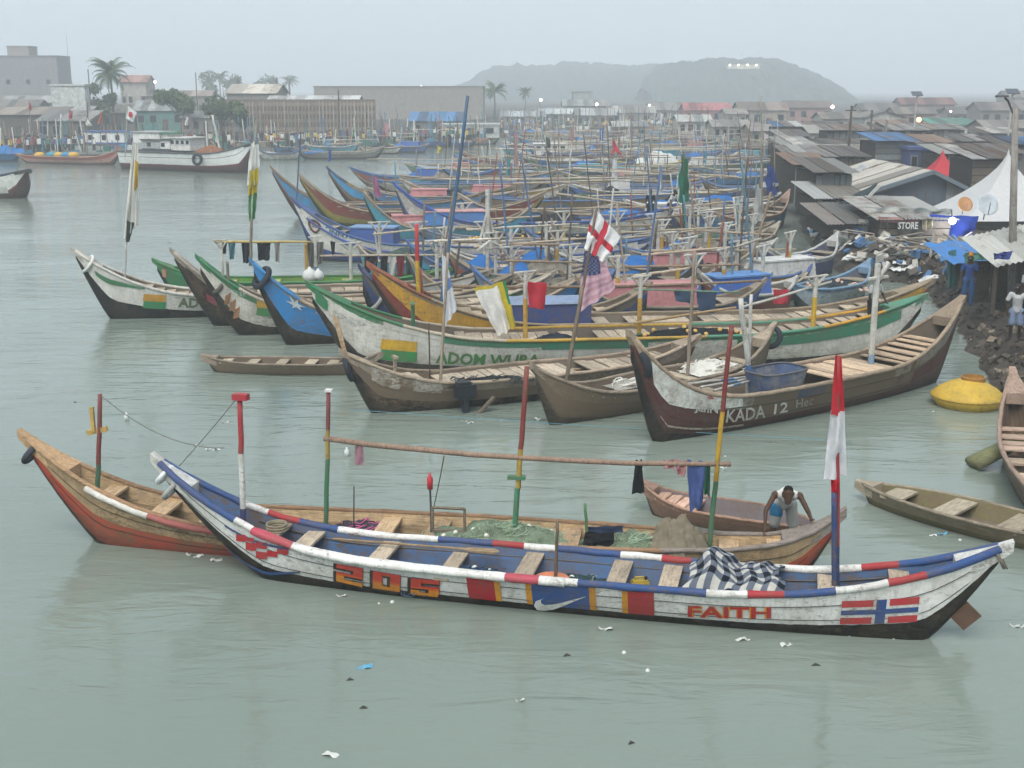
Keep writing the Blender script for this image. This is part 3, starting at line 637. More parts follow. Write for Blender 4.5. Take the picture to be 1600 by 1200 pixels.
q = b.loc(862, 893, -.15); o = MB().lathe([(0, .02), (.2, .02), (.27, .15), (.29, .16), (.28, .17), (.21, .04), (0, .04)], 20).build('plastic_basin', plain('c07a5a', .5), smooth=True); o.location = b.W((q.x, -.15, .3)); tag(o, 'orange plastic basin on the dark net in the nearest canoe', 'basin')
for i, (x0, y0, x1, y1, l) in enumerate(((520, 842, 780, 862, 'long paddle lying across the seats of the nearest canoe'), (1130, 925, 1290, 925, 'short paddle leaning along the rail near the blue post'))):
    p, q = b.W(b.loc(x0, y0, .25)), b.W(b.loc(x1, y1, .25)); d = q - p; o = MB().tube([Vector((0, 0, 0)), d * .8], .022, 6).tube([d * .78, d * .84, d * .97, d], [.03, .09, .1, .03], 6, 0, True, .3).build('paddle', wood('9a8468', 'x')); o.location = p; tag(o, l, 'paddle')
jerrycan(470, 800, .3, 'c4c4bc', 'white jerrycan inside the bare timber canoe', BR)
# 3 small canoes around
b = RC = Boat('small red brown canoe half hidden behind the bare timber canoe', (1010, 757, 800), (1292, 832, 846), 1.0, .34, [(0, '4d403a'), (.35, '836658'), (.8, '94705f')], '6f6a72', [(1, '#9a7a68')], rb=.86, rs=.9, draft=.2, rr=.03, lod=1)
for k in (.1, .16, .22, .28): b.thwart(k, .2, -.04, 'b08f7c', name='deck_board')
b = RD = Boat('mossy grey dugout drifting alone beside the yellow buoy', (1352, 756, 782), (1730, 845, 880), 1.25, .36, [(0, '3a3c2c'), (.3, '5b5a3e'), (.6, '7a705c')], '6d6a48', [(1, '#8d8270')], rb=.88, rs=.9, draft=.2, rr=.035, lod=1, tip=.2, wear=.8)
for x, y in ((1405, 772), (1490, 796), (1590, 822)): b.thwart(b.loc(x, y).x / b.L + .5, .42, -.03, '9a8f7c')
b = FL = Boat('low flat brown dugout lying left of the tyre prow canoe', (325, 557, 580), (590, 553, 584), 1.05, .34, [(0, '3f3a34'), (.4, '6f6455'), (.8, '7a6e5e')], '5f564a', [(1, '#85796a')], rb=.88, rs=.9, draft=.2, rr=.035, lod=1, tip=.2, wear=.8)
for x in (355, 395, 440, 485, 520): b.thwart(b.uc(x, 563), .3, -.04, '9d917e')
b = EB = Boat('weathered brown canoe cut off by the picture edge', (1583, 586, 700), (1760, 760, 930), 1.5, .75, [(0, '3d3830'), (.45, '66594a'), (.8, '7d6c5c')], '6d5c4e', [(1, '#8f7a6c')], rb=.8, rs=.85, wear=.8, rr=.05, lod=1)
b.deck(.16, .3, 4, 'a08a7a'); b.thwart(.4, .4, -.05, '9d8a76'); b.thwart(.52, .4, -.05, '9d8a76')
a = at(1520, 725, 25.2); c = at(1588, 708, 25.6); a.z = .12; c.z = .5
lg = MB().tube([Vector((0, 0, 0)), (c - a) * .5, (c - a) * 1.15], [.26, .24, .2], 9, 0, True, .6).build('driftwood_log', wood('6a6b4a', 'x'), smooth=True); lg.location = a; tag(lg, 'mossy sawn log jutting out from the brown canoe at the edge', 'log')
# 4 yellow buoy
p = G(1522, 640); bo = empty('yellow_buoy', p + Vector((0, .5, 0))); tag(bo, 'big yellow round float with an open collar on top', 'buoy')
MB().lathe([(.3, -.3), (.7, -.1), (.86, .1), (.93, .24), (.9, .3), (.74, .44), (.5, .58), (.3, .66), (.2, .68)], 28).build('float_body', paint('c3a03c', .6, .5, '8a7a3a'), bo, smooth=True)
MB().torus((0, 0, .25), .915, .03, None, 28, 6).build('rim', paint('ad8c30', .6), bo, smooth=True)
MB().lathe([(.3, .52), (.31, .74), (.27, .75), (.26, .52)], 22, (.12, .05, 0)).build('collar', paint('a5762f', .8), bo, smooth=False)
# 5 the brown canoe with a tyre prow, black below
b = T9 = Boat('brown decked canoe with black bottom and a tyre on its prow', (541, 552, 648), (1085, 528, 592), 1.75, .72, [(0, '1f2327'), (.5, '6b5f52'), (.78, '8a7f72')], '6b6257', [(.5, '#8d7f6e'), (1, '#9a8a78')], rb=.84, rs=.86, wear=.9, rr=.05, tip=.35)
b.deck(.1, .2, 4, '9a8d7c'); b.deck(.24, .62, 17, 'a39684'); b.deck(.66, .9, 9, '988b7a')
panel(b, 580, 625, 612, 'b4afa6', .7, .98, wear=1); panel(b, 645, 690, 615, 'a8a49a', .72, .98, wear=1)
tyre_on(b, 545, 577, .26, 'black tyre hanging on the prow above the black bottomed canoe', tilt=(.3, 1.25, .2)); b.fork(617, 558, 585, 'a39886', kind='T', wd=.3, r=.05)
b.pole((688, 597), (700, 395), .04, c='8d8172'); b.pole((672, 592), (670, 505), .02, c='4a4038')
b.pole((640, 597), (1000, 570), .04, c='a58d70', foot=False, name='loose_plank', v=.5)
mo = empty('outboard_motor', b.W(b.loc(727, 618, -.95))); tag(mo, 'dark outboard motor hung on the side of the brown decked canoe', 'motor'); mo.rotation_euler = (0, 0, b.ang)
MB().box((0, 0, .12), (.5, .3, .34)).box((-.05, 0, .32), (.36, .24, .1)).build('cowling', plain('23282c', .5), mo); MB().box((0, 0, -.3), (.16, .14, .6)).box((0, -.05, -.55), (.4, .2, .05)).build('drive_leg', plain('2c3238', .6), mo)
MB().tube([(.1, -.2, -.62), (.75, -.1, -.1)], .07, 6).tube([(-.25, -.15, -.5), (.35, -.2, -.7)], .06, 6).build('bracket', wood('6b6154'), mo)
hp = heap(b, 'black_net', 'black net strung along the deck of the brown decked canoe', 'net', 760, 597, -.6, 2.2, .35, .14, netmat('24282c'), b.h0 - .05, 31); tangle('net_strands', plain('3a4044'), hp, 24, 2.1, .3, .14, .012, 30)
# 6 grey dugout
b = G8 = Boat('plain grey brown canoe between the tyre prow canoe and the maroon canoe', (838, 575, 668), (1205, 512, 592), 1.6, .66, [(0, '3d3830'), (.35, '655a4a'), (.7, '766a5a')], '665c50', [(1, '#8b7e6e')], rb=.86, rs=.86, wear=.9, rr=.05, tip=.4)
b.deck(.16, .26, 3, '9a8d7c', -.12, .5); b.deck(.32, .62, 6, 'a09380', -.1, .6); b.deck(.68, .86, 4, 'a09380')
b.pole((1005, 560), (845, 640), .03, c='a5987f', foot=False, name='loose_pole', v=-.1) if False else None
b.pole((882, 612), (910, 445), .055, c='7d6f60'); b.pole((1075, 572), (1085, 392), .05, c='84776a')
tyre_on(b, 1205, 527, .27, 'black tyre on the upturned stern of the grey brown canoe', tilt=(.2, -1.2, 0))
hp = heap(b, 'white_rope_coil', 'coils of white rope lying on the grey brown canoe', 'rope', 985, 572, .2, 1.3, .7, .12, plain('8f8c84', .9), b.h0 - .08, 41, 12); tangle('rope_strands', plain('cfcdc4'), hp, 16, 1.2, .6, .14, .018, 42, .25)
hp = heap(b, 'white_net', 'white net piled at the far end of the grey brown canoe', 'net', 1110, 552, .1, 1.7, .9, .24, plain('c6c4bb', .9), b.h0 - .06, 43, 20); tangle('net_strands', plain('d2d0c8'), hp, 50, 1.6, .8, .24, .016, 44)
# 7 maroon canoe with white teeth
b = KA = Boat('maroon and white canoe with a toothed pattern and white lettering', (988, 528, 697), (1499, 470, 588), 1.95, .92, [(0, '2b2b2a'), (.27, '55302e'), (.72, '8f8a80'), (.99, '8a7c6c')], '6b6257', [(1, '#8c7c6a')], rb=.86, rs=.82, wear=.8, under='57483c', rr=.055, tip=.45, wmin=.09, floor='8a7d6a', pw=3.4, pws=2)
b.seam(.5); b.seam(.76)
panel(b, 1180, 1420, 600, '6a5d4e', .44, .98, .022, .9); panel(b, 1250, 1290, 600, '3a4a66', .78, .97, .03, .8)
b.deck(.1, .16, 2, '9a8a76'); b.deck(.22, .3, 2, '9a8a76', gap=.5); b.deck(.52, .9, 15, 'a8937c', -.06)
p = [b.ut(*q) for q in ((1018, 560), (1160, 628))]; 
b.decal('painted_band', ((1016, 556), (1160, 600), (1160, 634), (1020, 600)), paint('cfd0ca', .7), None, .03, 12, 4)
tz = [(1030 + 15 * i, 598 + 6.5 * i, 14 + 3 * (i % 2)) for i in range(5)]
for x, y, h in tz: b.decal('painted_tooth', ((x - 8, y - 4), (x + 8, y + 2), (x + 5, y + h), (x + 3, y + h)), paint('c4c4be', .7), None, .036, 3, 3)
b.text('?', ((1066, 622), (1074, 624), (1074, 639), (1066, 637)), 'b9bab4', .036); b.text('JanN', ((1083, 627), (1120, 632), (1120, 650), (1083, 645)), 'c0c0ba', .036, .02); b.text('S', ((1104, 608), (1113, 610), (1114, 624), (1104, 622)), 'b5303a', .04, .03)
b.text('KADA', ((1135, 640), (1194, 632), (1194, 652), (1132, 660)), 'cbc8c0', .036, 0.015, wear=.6); b.text('12', ((1209, 631), (1230, 627), (1229, 643), (1207, 647)), 'cbc8c0', .036, .015); b.text('Hec', ((1243, 624), (1270, 618), (1268, 632), (1242, 638)), 'a9a59c', .036)
b.decal('painted_line', ((1030, 648), (1160, 662), (1160, 665), (1030, 651)), paint('a9a196', .9), None, .036, 12, 1)
tyre_on(b, 1002, 568, .29, 'black tyre round the stem of the maroon and white canoe', tilt=(.15, 1.25, 0)); 
b.fork(1372, 412, 535, 'c2c2bc', [(.3, '7c9ab4'), (1, 'c2c2bc')], r=.085, kind='X', arm=.5, wd=.7); b.pole((1168, 560), (1157, 467), .075, [(.45, '3f78b0'), (1, 'ccccc8')]); b.pole((1170, 560), (1174, 460), .05, [(1, 'c2c2bc')], v=.2)
tb = empty('wash_tub', b.W(b.loc(1212, 596, -.3))); tb.location.z = b.h0 - .25; tag(tb, 'blue and grey tub standing in the maroon canoe', 'tub'); tb.rotation_euler = (0, 0, b.ang)
mb = MB(); mb.grid(lambda a, t: Vector(((.62 + .18 * t) * math.copysign(abs(math.cos(a * 6.2832)) ** .5, math.cos(a * 6.2832)), (.4 + .1 * t) * math.copysign(abs(math.sin(a * 6.2832)) ** .5, math.sin(a * 6.2832)), .62 * t)), 32, 4).build('tub_wall', paint('46597c', 1.0, .6, '8d8a86'), tb, smooth=True)
MB().box((0, 0, .02), (1.1, .7, .03)).build('tub_base', plain('2c3038'), tb); MB().tube([(.8 * math.copysign(abs(math.cos(a)) ** .5, math.cos(a)), .5 * math.copysign(abs(math.sin(a)) ** .5, math.sin(a)), .62) for a in [i * .2618 for i in range(25)]], .025, 6, 0, False).build('tub_rim', paint('5c5f66', .8), tb, smooth=True)
for i in range(3): b.pole((1075 + 20 * i, 600 + 5 * i), (1175, 588 + 3 * i), .03, [(.5, 'b4b6b4'), (.7, '4d7ea6'), (1, 'b4b6b4')], foot=False, name='loose_pole', v=.3 - .2 * i)
# 8 green and white canoe with lettering
b = AD = Boat('long white canoe with green prow, yellow and green band and green lettering', (487, 446, 583), (1440, 463, 558), 2.0, 1.0, [(0, '24282c'), (.36, 'cdccc4'), (.9, GR)], '6b655c', [(.14, GR), (.3, 'b4aa98'), (.62, 'b8953c'), (.82, '4d8a72'), (.93, YE), (1, '4d8a72')], rb=.84, rs=.86, wear=.55, under='8a7f70', rr=.05, tip=.5)
panel(b, 600, 690, 540, 'cdccc4', .88, .99, .024)
b.decal('painted_prow', ((486, 449), (512, 470), (512, 486), (492, 470)), paint(GR, .3), None, .03); 
for y0, y1, c in ((529, 545, 'c9a02f'), (545, 561, '3a8a50')): b.decal('painted_band', ((596, y0), (652, y0 + 5), (650, y1 + 5), (594, y1)), paint(c, .5), None, .032)
panel(b, 845, 1010, 560, '3b7c62', .78, .93, .03); panel(b, 690, 845, 560, '3b7c62', .84, .93, .03); panel(b, 1150, 1400, 545, '3b7c62', .7, .9, .03)
b.text('ADOM WURA', ((682, 547), (845, 553), (841, 571), (680, 567)), '3f8246', .036, .03, wear=.7); b.text('CR-KE-643-ELM', ((521, 484), (571, 499), (571, 507), (521, 492)), 'c8ccc4', .04, .01)
MB().add([b.S(u, t, -1, .034) for u, t in (b.ut(518, 490), b.ut(528, 497), b.ut(545, 560), b.ut(536, 560))], [(0, 1, 2, 3)]).build('rust_streak', paint('a5764a', 1, .8, 'c8b8a0'), b.root)
b.deck(.2, .92, 34, 'a09280', -.1, .35)
b.fork(645, 475, 508, GR, kind='T', wd=.5, r=.06); b.fork(821, 425, 520, 'c4c2ba', [(.3, '3f8a54'), (.72, 'c19a35'), (1, 'c4c2ba')], r=.07, wd=.7); b.fork(1001, 432, 518, 'c4c2ba', [(.35, '3f8a54'), (.75, 'c19a35'), (1, 'c4c2ba')], r=.07, wd=.7); b.fork(1275, 432, 515, 'c4c2ba', [(.3, '3f8a54'), (.75, 'c9a52f'), (1, 'c4c2ba')], r=.075, wd=.9)
b.pole((590, 470), (700, 420), .04, c='9d8c74', foot=False, name='long_pole') if False else None
b.pole((700, 447), (1190, 438), .045, c='8d7a66', foot=False, name='long_pole', v=.1, sag=.1); b.pole((990, 505), (1150, 480), .04, c='a98e68', foot=False, name='loose_pole', v=-.2)
b.pole((1160, 480), (1300, 440), .04, [(1, 'b9b6ae')], foot=False, name='long_pole')
hp = heap(b, 'black_net', 'black net with amber floats lying on the long white canoe', 'net', 1080, 525, -.3, 3.2, .8, .2, netmat('24272a'), b.h0 - .06, 51); floats(hp, 16, 3, .6, .2, plain('c7a35c', .6), .07, 52)
hp = heap(b, 'dark_net', 'blue black net bundle on the long white canoe behind the mast', 'net', 868, 548, -.6, 1.2, .6, .2, netmat('2d3440'), b.h0 - .06, 55)
b.pole((885, 597), (932, 328), .045, c='5d4f45', v=-.9); 
# flags over this canoe
def cross_fn(a, t): return 1 if (abs(t - .5) < .09 or abs(a - .45) < .08) else 0
bflag(b, [(929, 326), (970, 370), (944, 412), (913, 388)], -.9, [cloth('f0f0f0'), cloth('c43a48')], cross_fn, nu=24, nv=24, amp=.09, label='white flag with a red cross flying over the striped flag')
def stripe_fn(a, t): return (2 if (int(a * 12) + int(t * 22)) % 2 else 3) if t < .42 and a < .7 else int(t * 13) % 2
bflag(b, [(913, 392), (944, 404), (962, 450), (903, 490)], -.9, [cloth('d5b4c0'), cloth('c79aa8'), cloth('39406a'), cloth('6e7390')], stripe_fn, nu=24, nv=26, amp=.08, label='faded striped flag with a starred blue corner')
bflag(b, [(690, 396), (697, 402), (714, 482), (694, 512)], 0, [cloth('e2e5ea'), cloth('6f8cc0')], lambda a, t: 1 if .4 < t < .55 and a > .4 else 0, nu=10, nv=18, amp=.1, label='narrow white flag with blue marks on a thin pole')
bflag(b, [(740, 452), (790, 438), (806, 510), (778, 526)], -.2, [cloth('efede8'), cloth('cdb93a'), cloth('3f8a52')], lambda a, t: 2 if a > .88 and t < .5 else (1 if a > .68 or t < .06 else 0), nu=20, nv=16, amp=.12, label='white and yellow flag drooping from the long pole')
garment(b, [(824, 441), (855, 441), (851, 484), (826, 480)], 'bb3240', 'red cloth hanging from the long pole beside the yellow flag', -.2, .05)
# 9 yellow and red canoe
b = YR = Boat('yellow and red canoe lying behind the long white canoe', (581, 415, 553), (1450, 440, 532), 1.9, .95, [(0, '33231f'), (.3, '7c2c2a'), (.62, 'c2952f'), (.93, '7d6c5a')], '6d665a', [(.1, '#84503e'), (1, '#93846f')], rb=.82, rs=.86, wear=.6, rr=.05, tip=.5)
panel(b, 900, 1090, 520, '7c3030', .4, .7, .026, .8); panel(b, 870, 1100, 520, '8d7d6a', .7, .98, .024, .9); panel(b, 1100, 1240, 510, '7c3030', .4, .98, .026)
panel(b, 1215, 1262, 515, 'c2952f', .4, .75, .03)
b.deck(.14, .26, 5, '968975'); b.deck(.3, .94, 24, 'a09280', -.1, .4)
ca = empty('deck_box', b.W((b.loc(855, 478).x, 0, b.h0 - .1))); ca.rotation_euler = (0, 0, b.ang); tag(ca, 'blue box with a curved lid on the yellow and red canoe', 'box')
MB().box((0, 0, .35), (2.6, 1.2, .7)).build('box_side', paint('2f4a86', .5), ca); MB().grid(lambda a, t: (2.7 * (a - .5), 1.3 * (t - .5), .71 + .16 * math.sin(t * math.pi)), 4, 8).build('lid', paint('7f93b0', .6), ca)
b.pole((655, 510), (650, 350), .075, [(.35, '3f8a54'), (.72, 'c9a52f'), (1, 'b5303a')]); b.pole((664, 500), (657, 420), .05, [(1, 'b04a3a')], v=.3)
b.pole((690, 470), (731, 150), .06, [(.12, '6a5a4a'), (1, '3e6484')], v=.3)
garment(b, [(1052, 452), (1086, 455), (1084, 476), (1056, 470)], '3d5068', 'dark blue jeans on the line between the forked posts', .2); garment(b, [(1088, 456), (1120, 456), (1116, 490), (1092, 486)], '3a4c66', 'dark blue trousers at the end of the line', .2)
garment(b, [(1208, 452), (1232, 452), (1232, 474), (1208, 475)], 'b03a46', 'red cloth on the pale pole near the forked post', .2)
b.pole((990, 452), (1160, 457), .03, c='5c7a66', foot=False, name='long_pole', v=.2)
# 10 dark blue stem behind it
b = DB = Boat('canoe with a thick dark blue stem and rope, beside the yellow and red prow', (566, 420, 541), (1010, 446, 526), 1.3, .85, [(0, '1d2a44'), (.5, '2a3f6c'), (.8, '5c5a54')], '615a50', [(.12, '2a3c66'), (1, '#8b7e6c')], rb=.86, rs=.86, wmin=.17, tip=.8, wear=.5, lod=1)
b.deck(.2, .9, 16, '9a8c78', -.08, .4)
tyre_on(b, 589, 468, .33, 'grey rope collar round the thick dark blue stem', tilt=(.2, -.95, 0), name='rope_collar', c='9a9a96', th=.22)
# 11 blue canoe with a painted bird
b = DV = Boat('bright blue canoe with a white bird painted on its bow', (396, 410, 541), (905, 432, 508), 1.8, .85, [(0, '26292a'), (.42, '2b7fbe'), (.93, '7d7262')], '6b665c', [(.12, LB), (1, '#8f8170')], rb=.8, rs=.86, wear=.5, tip=.5)
panel(b, 515, 545, 490, '8a4038', .5, .95); panel(b, 545, 760, 490, '4d6a78', .45, .8, .026, .9); panel(b, 545, 760, 480, '8b7d6a', .8, .98, .026, .9)
bird = [(.0, .45), (.3, .6), (.2, .95), (.42, .66), (.62, 1.0), (.6, .62), (1, .55), (.66, .42), (.8, .1), (.5, .36), (.3, .2), (.36, .42)]
b.decal('painted_bird', ((445, 455), (478, 466), (478, 488), (447, 482)), paint('c6d0d2', .5), ([(.5, .5)] + bird, [(0, i + 1, (i + 1) % 12 + 1) for i in range(12)]), .034)
tyre_on(b, 409, 434, .33, 'black tyre on the bow above the painted bird', tilt=(.25, -.9, 0)); b.deck(.16, .9, 20, '9a8d7a', -.08, .4)
b.pole((391, 432), (393, 340), .05, c='8a8074'); b.pole((393, 345), (397, 222), .03, c='c4c4be', foot=False)
bflag(b, [(392, 225), (404, 225), (408, 285), (386, 290)], 0, cloth('dedfdb'), amp=.12, nu=8, nv=12, label='furled flag, pale top, over the painted bird canoe'); bflag(b, [(389, 268), (404, 262), (402, 300), (388, 306)], -.06, cloth('c4b23e'), amp=.12, nu=8, nv=10, label='yellow middle of the furled flag over the bird canoe'); bflag(b, [(388, 303), (402, 298), (399, 342), (389, 345)], 0, cloth('4f8a5a'), amp=.1, nu=8, nv=10, label='green lower end of the furled flag over the bird canoe')
# 12 green and white canoe with rope fender
b = GW = Boat('white canoe with green sheer line and rust stains, rope fender on its bow', (312, 404, 525), (860, 428, 500), 1.7, .82, [(0, '2a2a28'), (.42, 'c6c4bb'), (.86, GR)], '6b665c', [(.1, GR), (1, '#9a9284')], rb=.78, rs=.86, wear=.6, tip=.5, lod=1)
for y0, y1, c in ((468, 480, 'b8902f'), (480, 492, '3a8a50')): b.decal('painted_band', ((402, y0), (430, y0 + 3), (430, y1 + 3), (400, y1)), paint(c, .5), None, .032)
for x, y in ((352, 468), (360, 478), (366, 490)): b.decal('rust_streak', ((x, y - 6), (x + 9, y - 12), (x + 6, y + 6), (x - 2, y + 8)), paint('a07044', 1), None, .03, 2, 2)
b.text('CR-KE 51 ELM', ((352, 447), (383, 457), (383, 463), (352, 453)), 'c8ccc4', .04)
tyre_on(b, 341, 446, .25, 'grey rope fender looped on the green and white bow', tilt=(.3, -.9, 0), name='rope_fender', c='57534c', th=.3); b.deck(.2, .9, 18, '9a8d7a', -.08, .4)
b.fork(355, 410, 440, '8b8274', kind='T', wd=.45, r=.05); b.fork(345, 375, 425, 'c4c4bc', r=.05)
# 13 thin maroon prow
b = MR = Boat('dark maroon canoe with a bare pale stem leaning over the white hull', (272, 394, 510), (800, 428, 493), 1.5, .8, [(0, '221f1f'), (.4, '3c2b2b'), (.85, '8b8478')], '5f564c', [(.1, '#9a9286'), (1, '#8a7e6e')], rb=.76, rs=.86, wear=.6, tip=.3, lod=1); b.deck(.2, .9, 16, '968975', -.08, .4)
b.decal('painted_patch', ((322, 458), (338, 466), (340, 478), (324, 470)), paint('7a3440', .9), None, .03)
# 14 white canoe farthest left
b = LW = Boat('white canoe with black bottom and green stripe, its white stem ringed with rope', (118, 392, 499), (760, 424, 476), 1.8, .82, [(0, '23272d'), (.5, 'cfcec8')], '6b665c', [(.3, 'c8c6be'), (1, '#9a9080')], rb=.84, rs=.86, wear=.3, tip=.3, lod=2, wmin=.09)
b.decal('painted_stripe', ((147, 422), (227, 444), (226, 452), (150, 430)), paint(GR, .3), None, .032, 14, 2); b.text('CR-KI-008-ELM', ((180, 434), (222, 446), (222, 450), (180, 439)), 'c8ccc4', .04)
for y0, y1, c in ((459, 470, 'bf8f2f'), (470, 481, '34895a')): b.decal('painted_band', ((225, y0), (260, y0 + 2), (258, y1 + 2), (223, y1)), paint(c, .3), None, .034)
b.decal('painted_stripe', ((263, 447), (330, 449), (330, 455), (263, 453)), paint('b8892f', .4), None, .034); b.decal('painted_stripe', ((263, 453), (330, 455), (330, 461), (263, 459)), paint(GR, .4), None, .034)
b.text('ADOM', ((279, 464), (345, 465), (345, 480), (278, 480)), '5d7a58', .036, .03, wear=.8); tyre_on(b, 138, 412, .3, 'white rope ring round the white stem of the farthest left canoe', tilt=(.25, -.95, 0), name='rope_ring', c='c9c9c4', th=.2); b.deck(.14, .9, 24, '9d8f7c', -.1, .4)
b.pole((195, 438), (197, 378), .045, [(1, 'b9bab6')]); b.pole((197, 382), (210, 225), .03, [(1, 'b9b4a8')], foot=False)
bflag(b, [(207, 220), (216, 226), (216, 350), (193, 374)], 0, cloth('e4e2dc'), amp=.16, nu=8, nv=16, label='long furled white flag over the farthest left white canoe'); bflag(b, [(211, 250), (216, 254), (215, 292), (209, 300)], -.1, cloth('c9a52f'), amp=.08, nu=6, nv=10, label='yellow edge of the long furled flag'); bflag(b, [(198, 345), (210, 348), (202, 378), (197, 378)], -.1, cloth('3a4640'), amp=.06, nu=6, nv=8, label='dark tail of the long furled flag')
# 15 green canoe
b = GN = Boat('green canoe with lime green inside, moored behind the white hulls', (245, 408, 470), (700, 420, 462), 1.6, .75, [(0, '2a3a30'), (.4, '35754f'), (.9, '3f8a58')], '62a03a', [(1, '3d7a4c')], rb=.86, rs=.88, wear=.4, tip=.4, lod=1)
for u in (.25, .4, .52, .64, .76): b.thwart(u, .3, -.08, '9a9a6a')
b.decal('painted_patch', ((253, 420), (260, 421), (260, 433), (254, 432)), paint('b98a72', .8), None, .03)
b.fork(478, 382, 450, 'c9a040', [(1, 'b8923a')], r=.07, kind='T'); b.fork(492, 370, 450, 'c2c2bc', [(.5, '3f6ea0'), (1, 'c2c2bc')], r=.06); b.fork(547, 380, 460, 'c2c2bc', r=.07, wd=.9); b.fork(762, 385, 450, 'c2c2bc', r=.09, wd=.9)
b.pole((335, 378), (490, 378), .05, c='b09a5e', foot=False, name='long_pole'); b.pole((500, 400), (700, 398), .045, c='a5998a', foot=False, name='long_pole')
g_ = 'washing on the poles behind the lime green canoe'
for i, (x, c, l, w_) in enumerate(((350, '23272c', 20, 10), (362, '4d7a80', 28, 12), (384, '2a2c33', 34, 14), (412, '202226', 30, 22), (433, '8f8d88', 32, 10), (486, '5c5f5a', 42, 12), (500, '6e6c68', 36, 12), (520, '2a2c30', 24, 8))):
    garment(b, [(x - w_ / 2, 377), (x + w_ / 2, 378), (x + w_ / 2 - 2, 377 + l), (x - w_ / 2 + 3, 377 + l)], c, ['short black rag at the end of the bamboo pole', 'teal cloth second along the bamboo pole', 'dark shirt hanging third along the bamboo pole', 'wide black garment in the middle of the bamboo pole', 'light grey cloth right of the wide black garment', 'olive grey trousers beside the blue and white post', 'grey trousers right of the blue and white post', 'short dark cloth last on the bamboo pole'][i], 0, .08)
for i, (x, c, l) in enumerate(((575, '262a2e', 28), (600, '2b2d33', 36), (613, 'c9c7c4', 34), (626, '7a3038', 40), (640, '3d4a48', 30), (655, '33383e', 26), (585, '33363a', 20))):
    garment(b, [(x - 6, 399), (x + 6, 399), (x + 4, 399 + l), (x - 5, 399 + l)], c, ['black cloth first right of the forked white post', 'dark shirt between the white cloth and the forked post', 'white garment on the pole behind the dark blue stem', 'maroon garment on the pole behind the dark blue stem', 'grey green cloth right of the maroon garment', 'charcoal cloth last on the pole behind the blue stem', 'short charcoal cloth near the forked white post'][i], 0, .08)
for x, y, s_ in ((484, 428, 1), (497, 426, .8), (522, 452, 1.1)):
    p = b.W(b.loc(x, y, -.2)); o = MB().lathe([(0, 0), (.22, .03), (.3, .2), (.24, .4), (.08, .5), (.05, .58), (0, .58)], 12).build('sack', plain('c6c8c6', .8), smooth=True); o.location = p - Vector((0, 0, .3)); o.scale = (s_, s_, s_); tag(o, {484: 'white sack below the yellow post on the lime green canoe', 497: 'small white sack beside the blue and white post', 522: 'largest white sack, lying low on the lime green canoe'}[x], 'sack')
# ---------------------------------------------------------------- the middle rows
def ring(n=20, r0=.36, r1=.5): return ([(.5 + r * math.cos(2 * math.pi * i / n), .5 + r * math.sin(2 * math.pi * i / n)) for i in range(n) for r in (r0, r1)], [(2 * i, 2 * i + 1, 2 * ((i + 1) % n) + 1, 2 * ((i + 1) % n)) for i in range(n)])
b = M1 = Boat('white canoe with blue trim, round emblem and big blue lettering', (460, 312, 406), (1013, 372, 420), 2.1, .95, [(0, '2a3a5c'), (.22, '33549a'), (.4, 'cfcec8'), (.95, '8a9ab0')], '5c6570', [(1, '3c5c90')], rb=.86, rs=.84, wear=.4, tip=.4, lod=1)
b.text('ƆNNYƐ', ((509, 352), (554, 363), (553, 374), (508, 363)), '34699c', .036, .03); b.text('NYAN', ((559, 365), (597, 371), (596, 380), (558, 375)), '34699c', .036, .02, wear=.8); b.text('UA', ((998, 382), (1007, 384), (1007, 389), (998, 388)), '34506a', .036)
ec = ((481, 338), (502, 344), (502, 363), (482, 358)); b.decal('painted_emblem', ec, paint('3a3440', .4), ring(), .034); b.decal('painted_emblem', ec, paint('9a4450', .6), ring(20, .3, .36), .036); b.text('SL', ((487, 346), (496, 348), (496, 356), (487, 354)), '40486a', .038)
b.decal('painted_emblem', ((957, 390), (975, 391), (975, 404), (957, 403)), paint('41608c', .5), ring(), .034); b.text('CNYAM', ((830, 390), (876, 391), (876, 400), (830, 399)), '4b7296', .034, wear=.9)
b.deck(.1, .92, 24, '8f8678', -.08, .4); b.rail(-1, [(1, '33549a')], .05, .04, .96, 'trim_strip', -.35, .02)
def deckbox(b, x, y, w, d, h, c1, c2, label, cat='box', name='deck_box'):
    q = b.loc(x, y); ca = empty(name, b.W((q.x, 0, b.h0 - .1))); ca.rotation_euler = (0, 0, b.ang); tag(ca, label, cat); mb = MB()
    mb.add([(-w / 2, -d / 2, 0), (w / 2, -d / 2, 0), (w / 2, d / 2, 0), (-w / 2, d / 2, 0), (-w / 2 + .3, -d / 2 + .1, h), (w / 2 - .05, -d / 2 + .1, h), (w / 2 - .05, d / 2 - .1, h), (-w / 2 + .3, d / 2 - .1, h)], [(0, 1, 5, 4), (1, 2, 6, 5), (2, 3, 7, 6), (3, 0, 4, 7)]).build('box_side', paint(c1, .4), ca)
    MB().box((.12, 0, h + .03), (w - .2, d - .1, .06)).build('lid', paint(c2, .4), ca); return ca
deckbox(b, 582, 355, 2.4, 1.3, .8, '2f5496', '6f90b8', 'blue box cabin on the white canoe with big blue lettering')
b.pole((462, 330), (470, 205), .035, [(1, '4a5a78')]); b.pole((1060, 420), (1130, 372), .04, c='c4c4be', foot=False, name='long_pole') if False else None
b = M3 = Boat('low blue grey canoe carrying a long net with gold floats', (650, 352, 394), (1000, 366, 398), 1.7, .7, [(0, '27384e'), (.4, '4a6a8c'), (.8, '8a8f90')], '5a6068', [(1, '6d7f92')], lod=1, strakes=False, wear=.7); b.deck(.1, .9, 14, '8a8274')
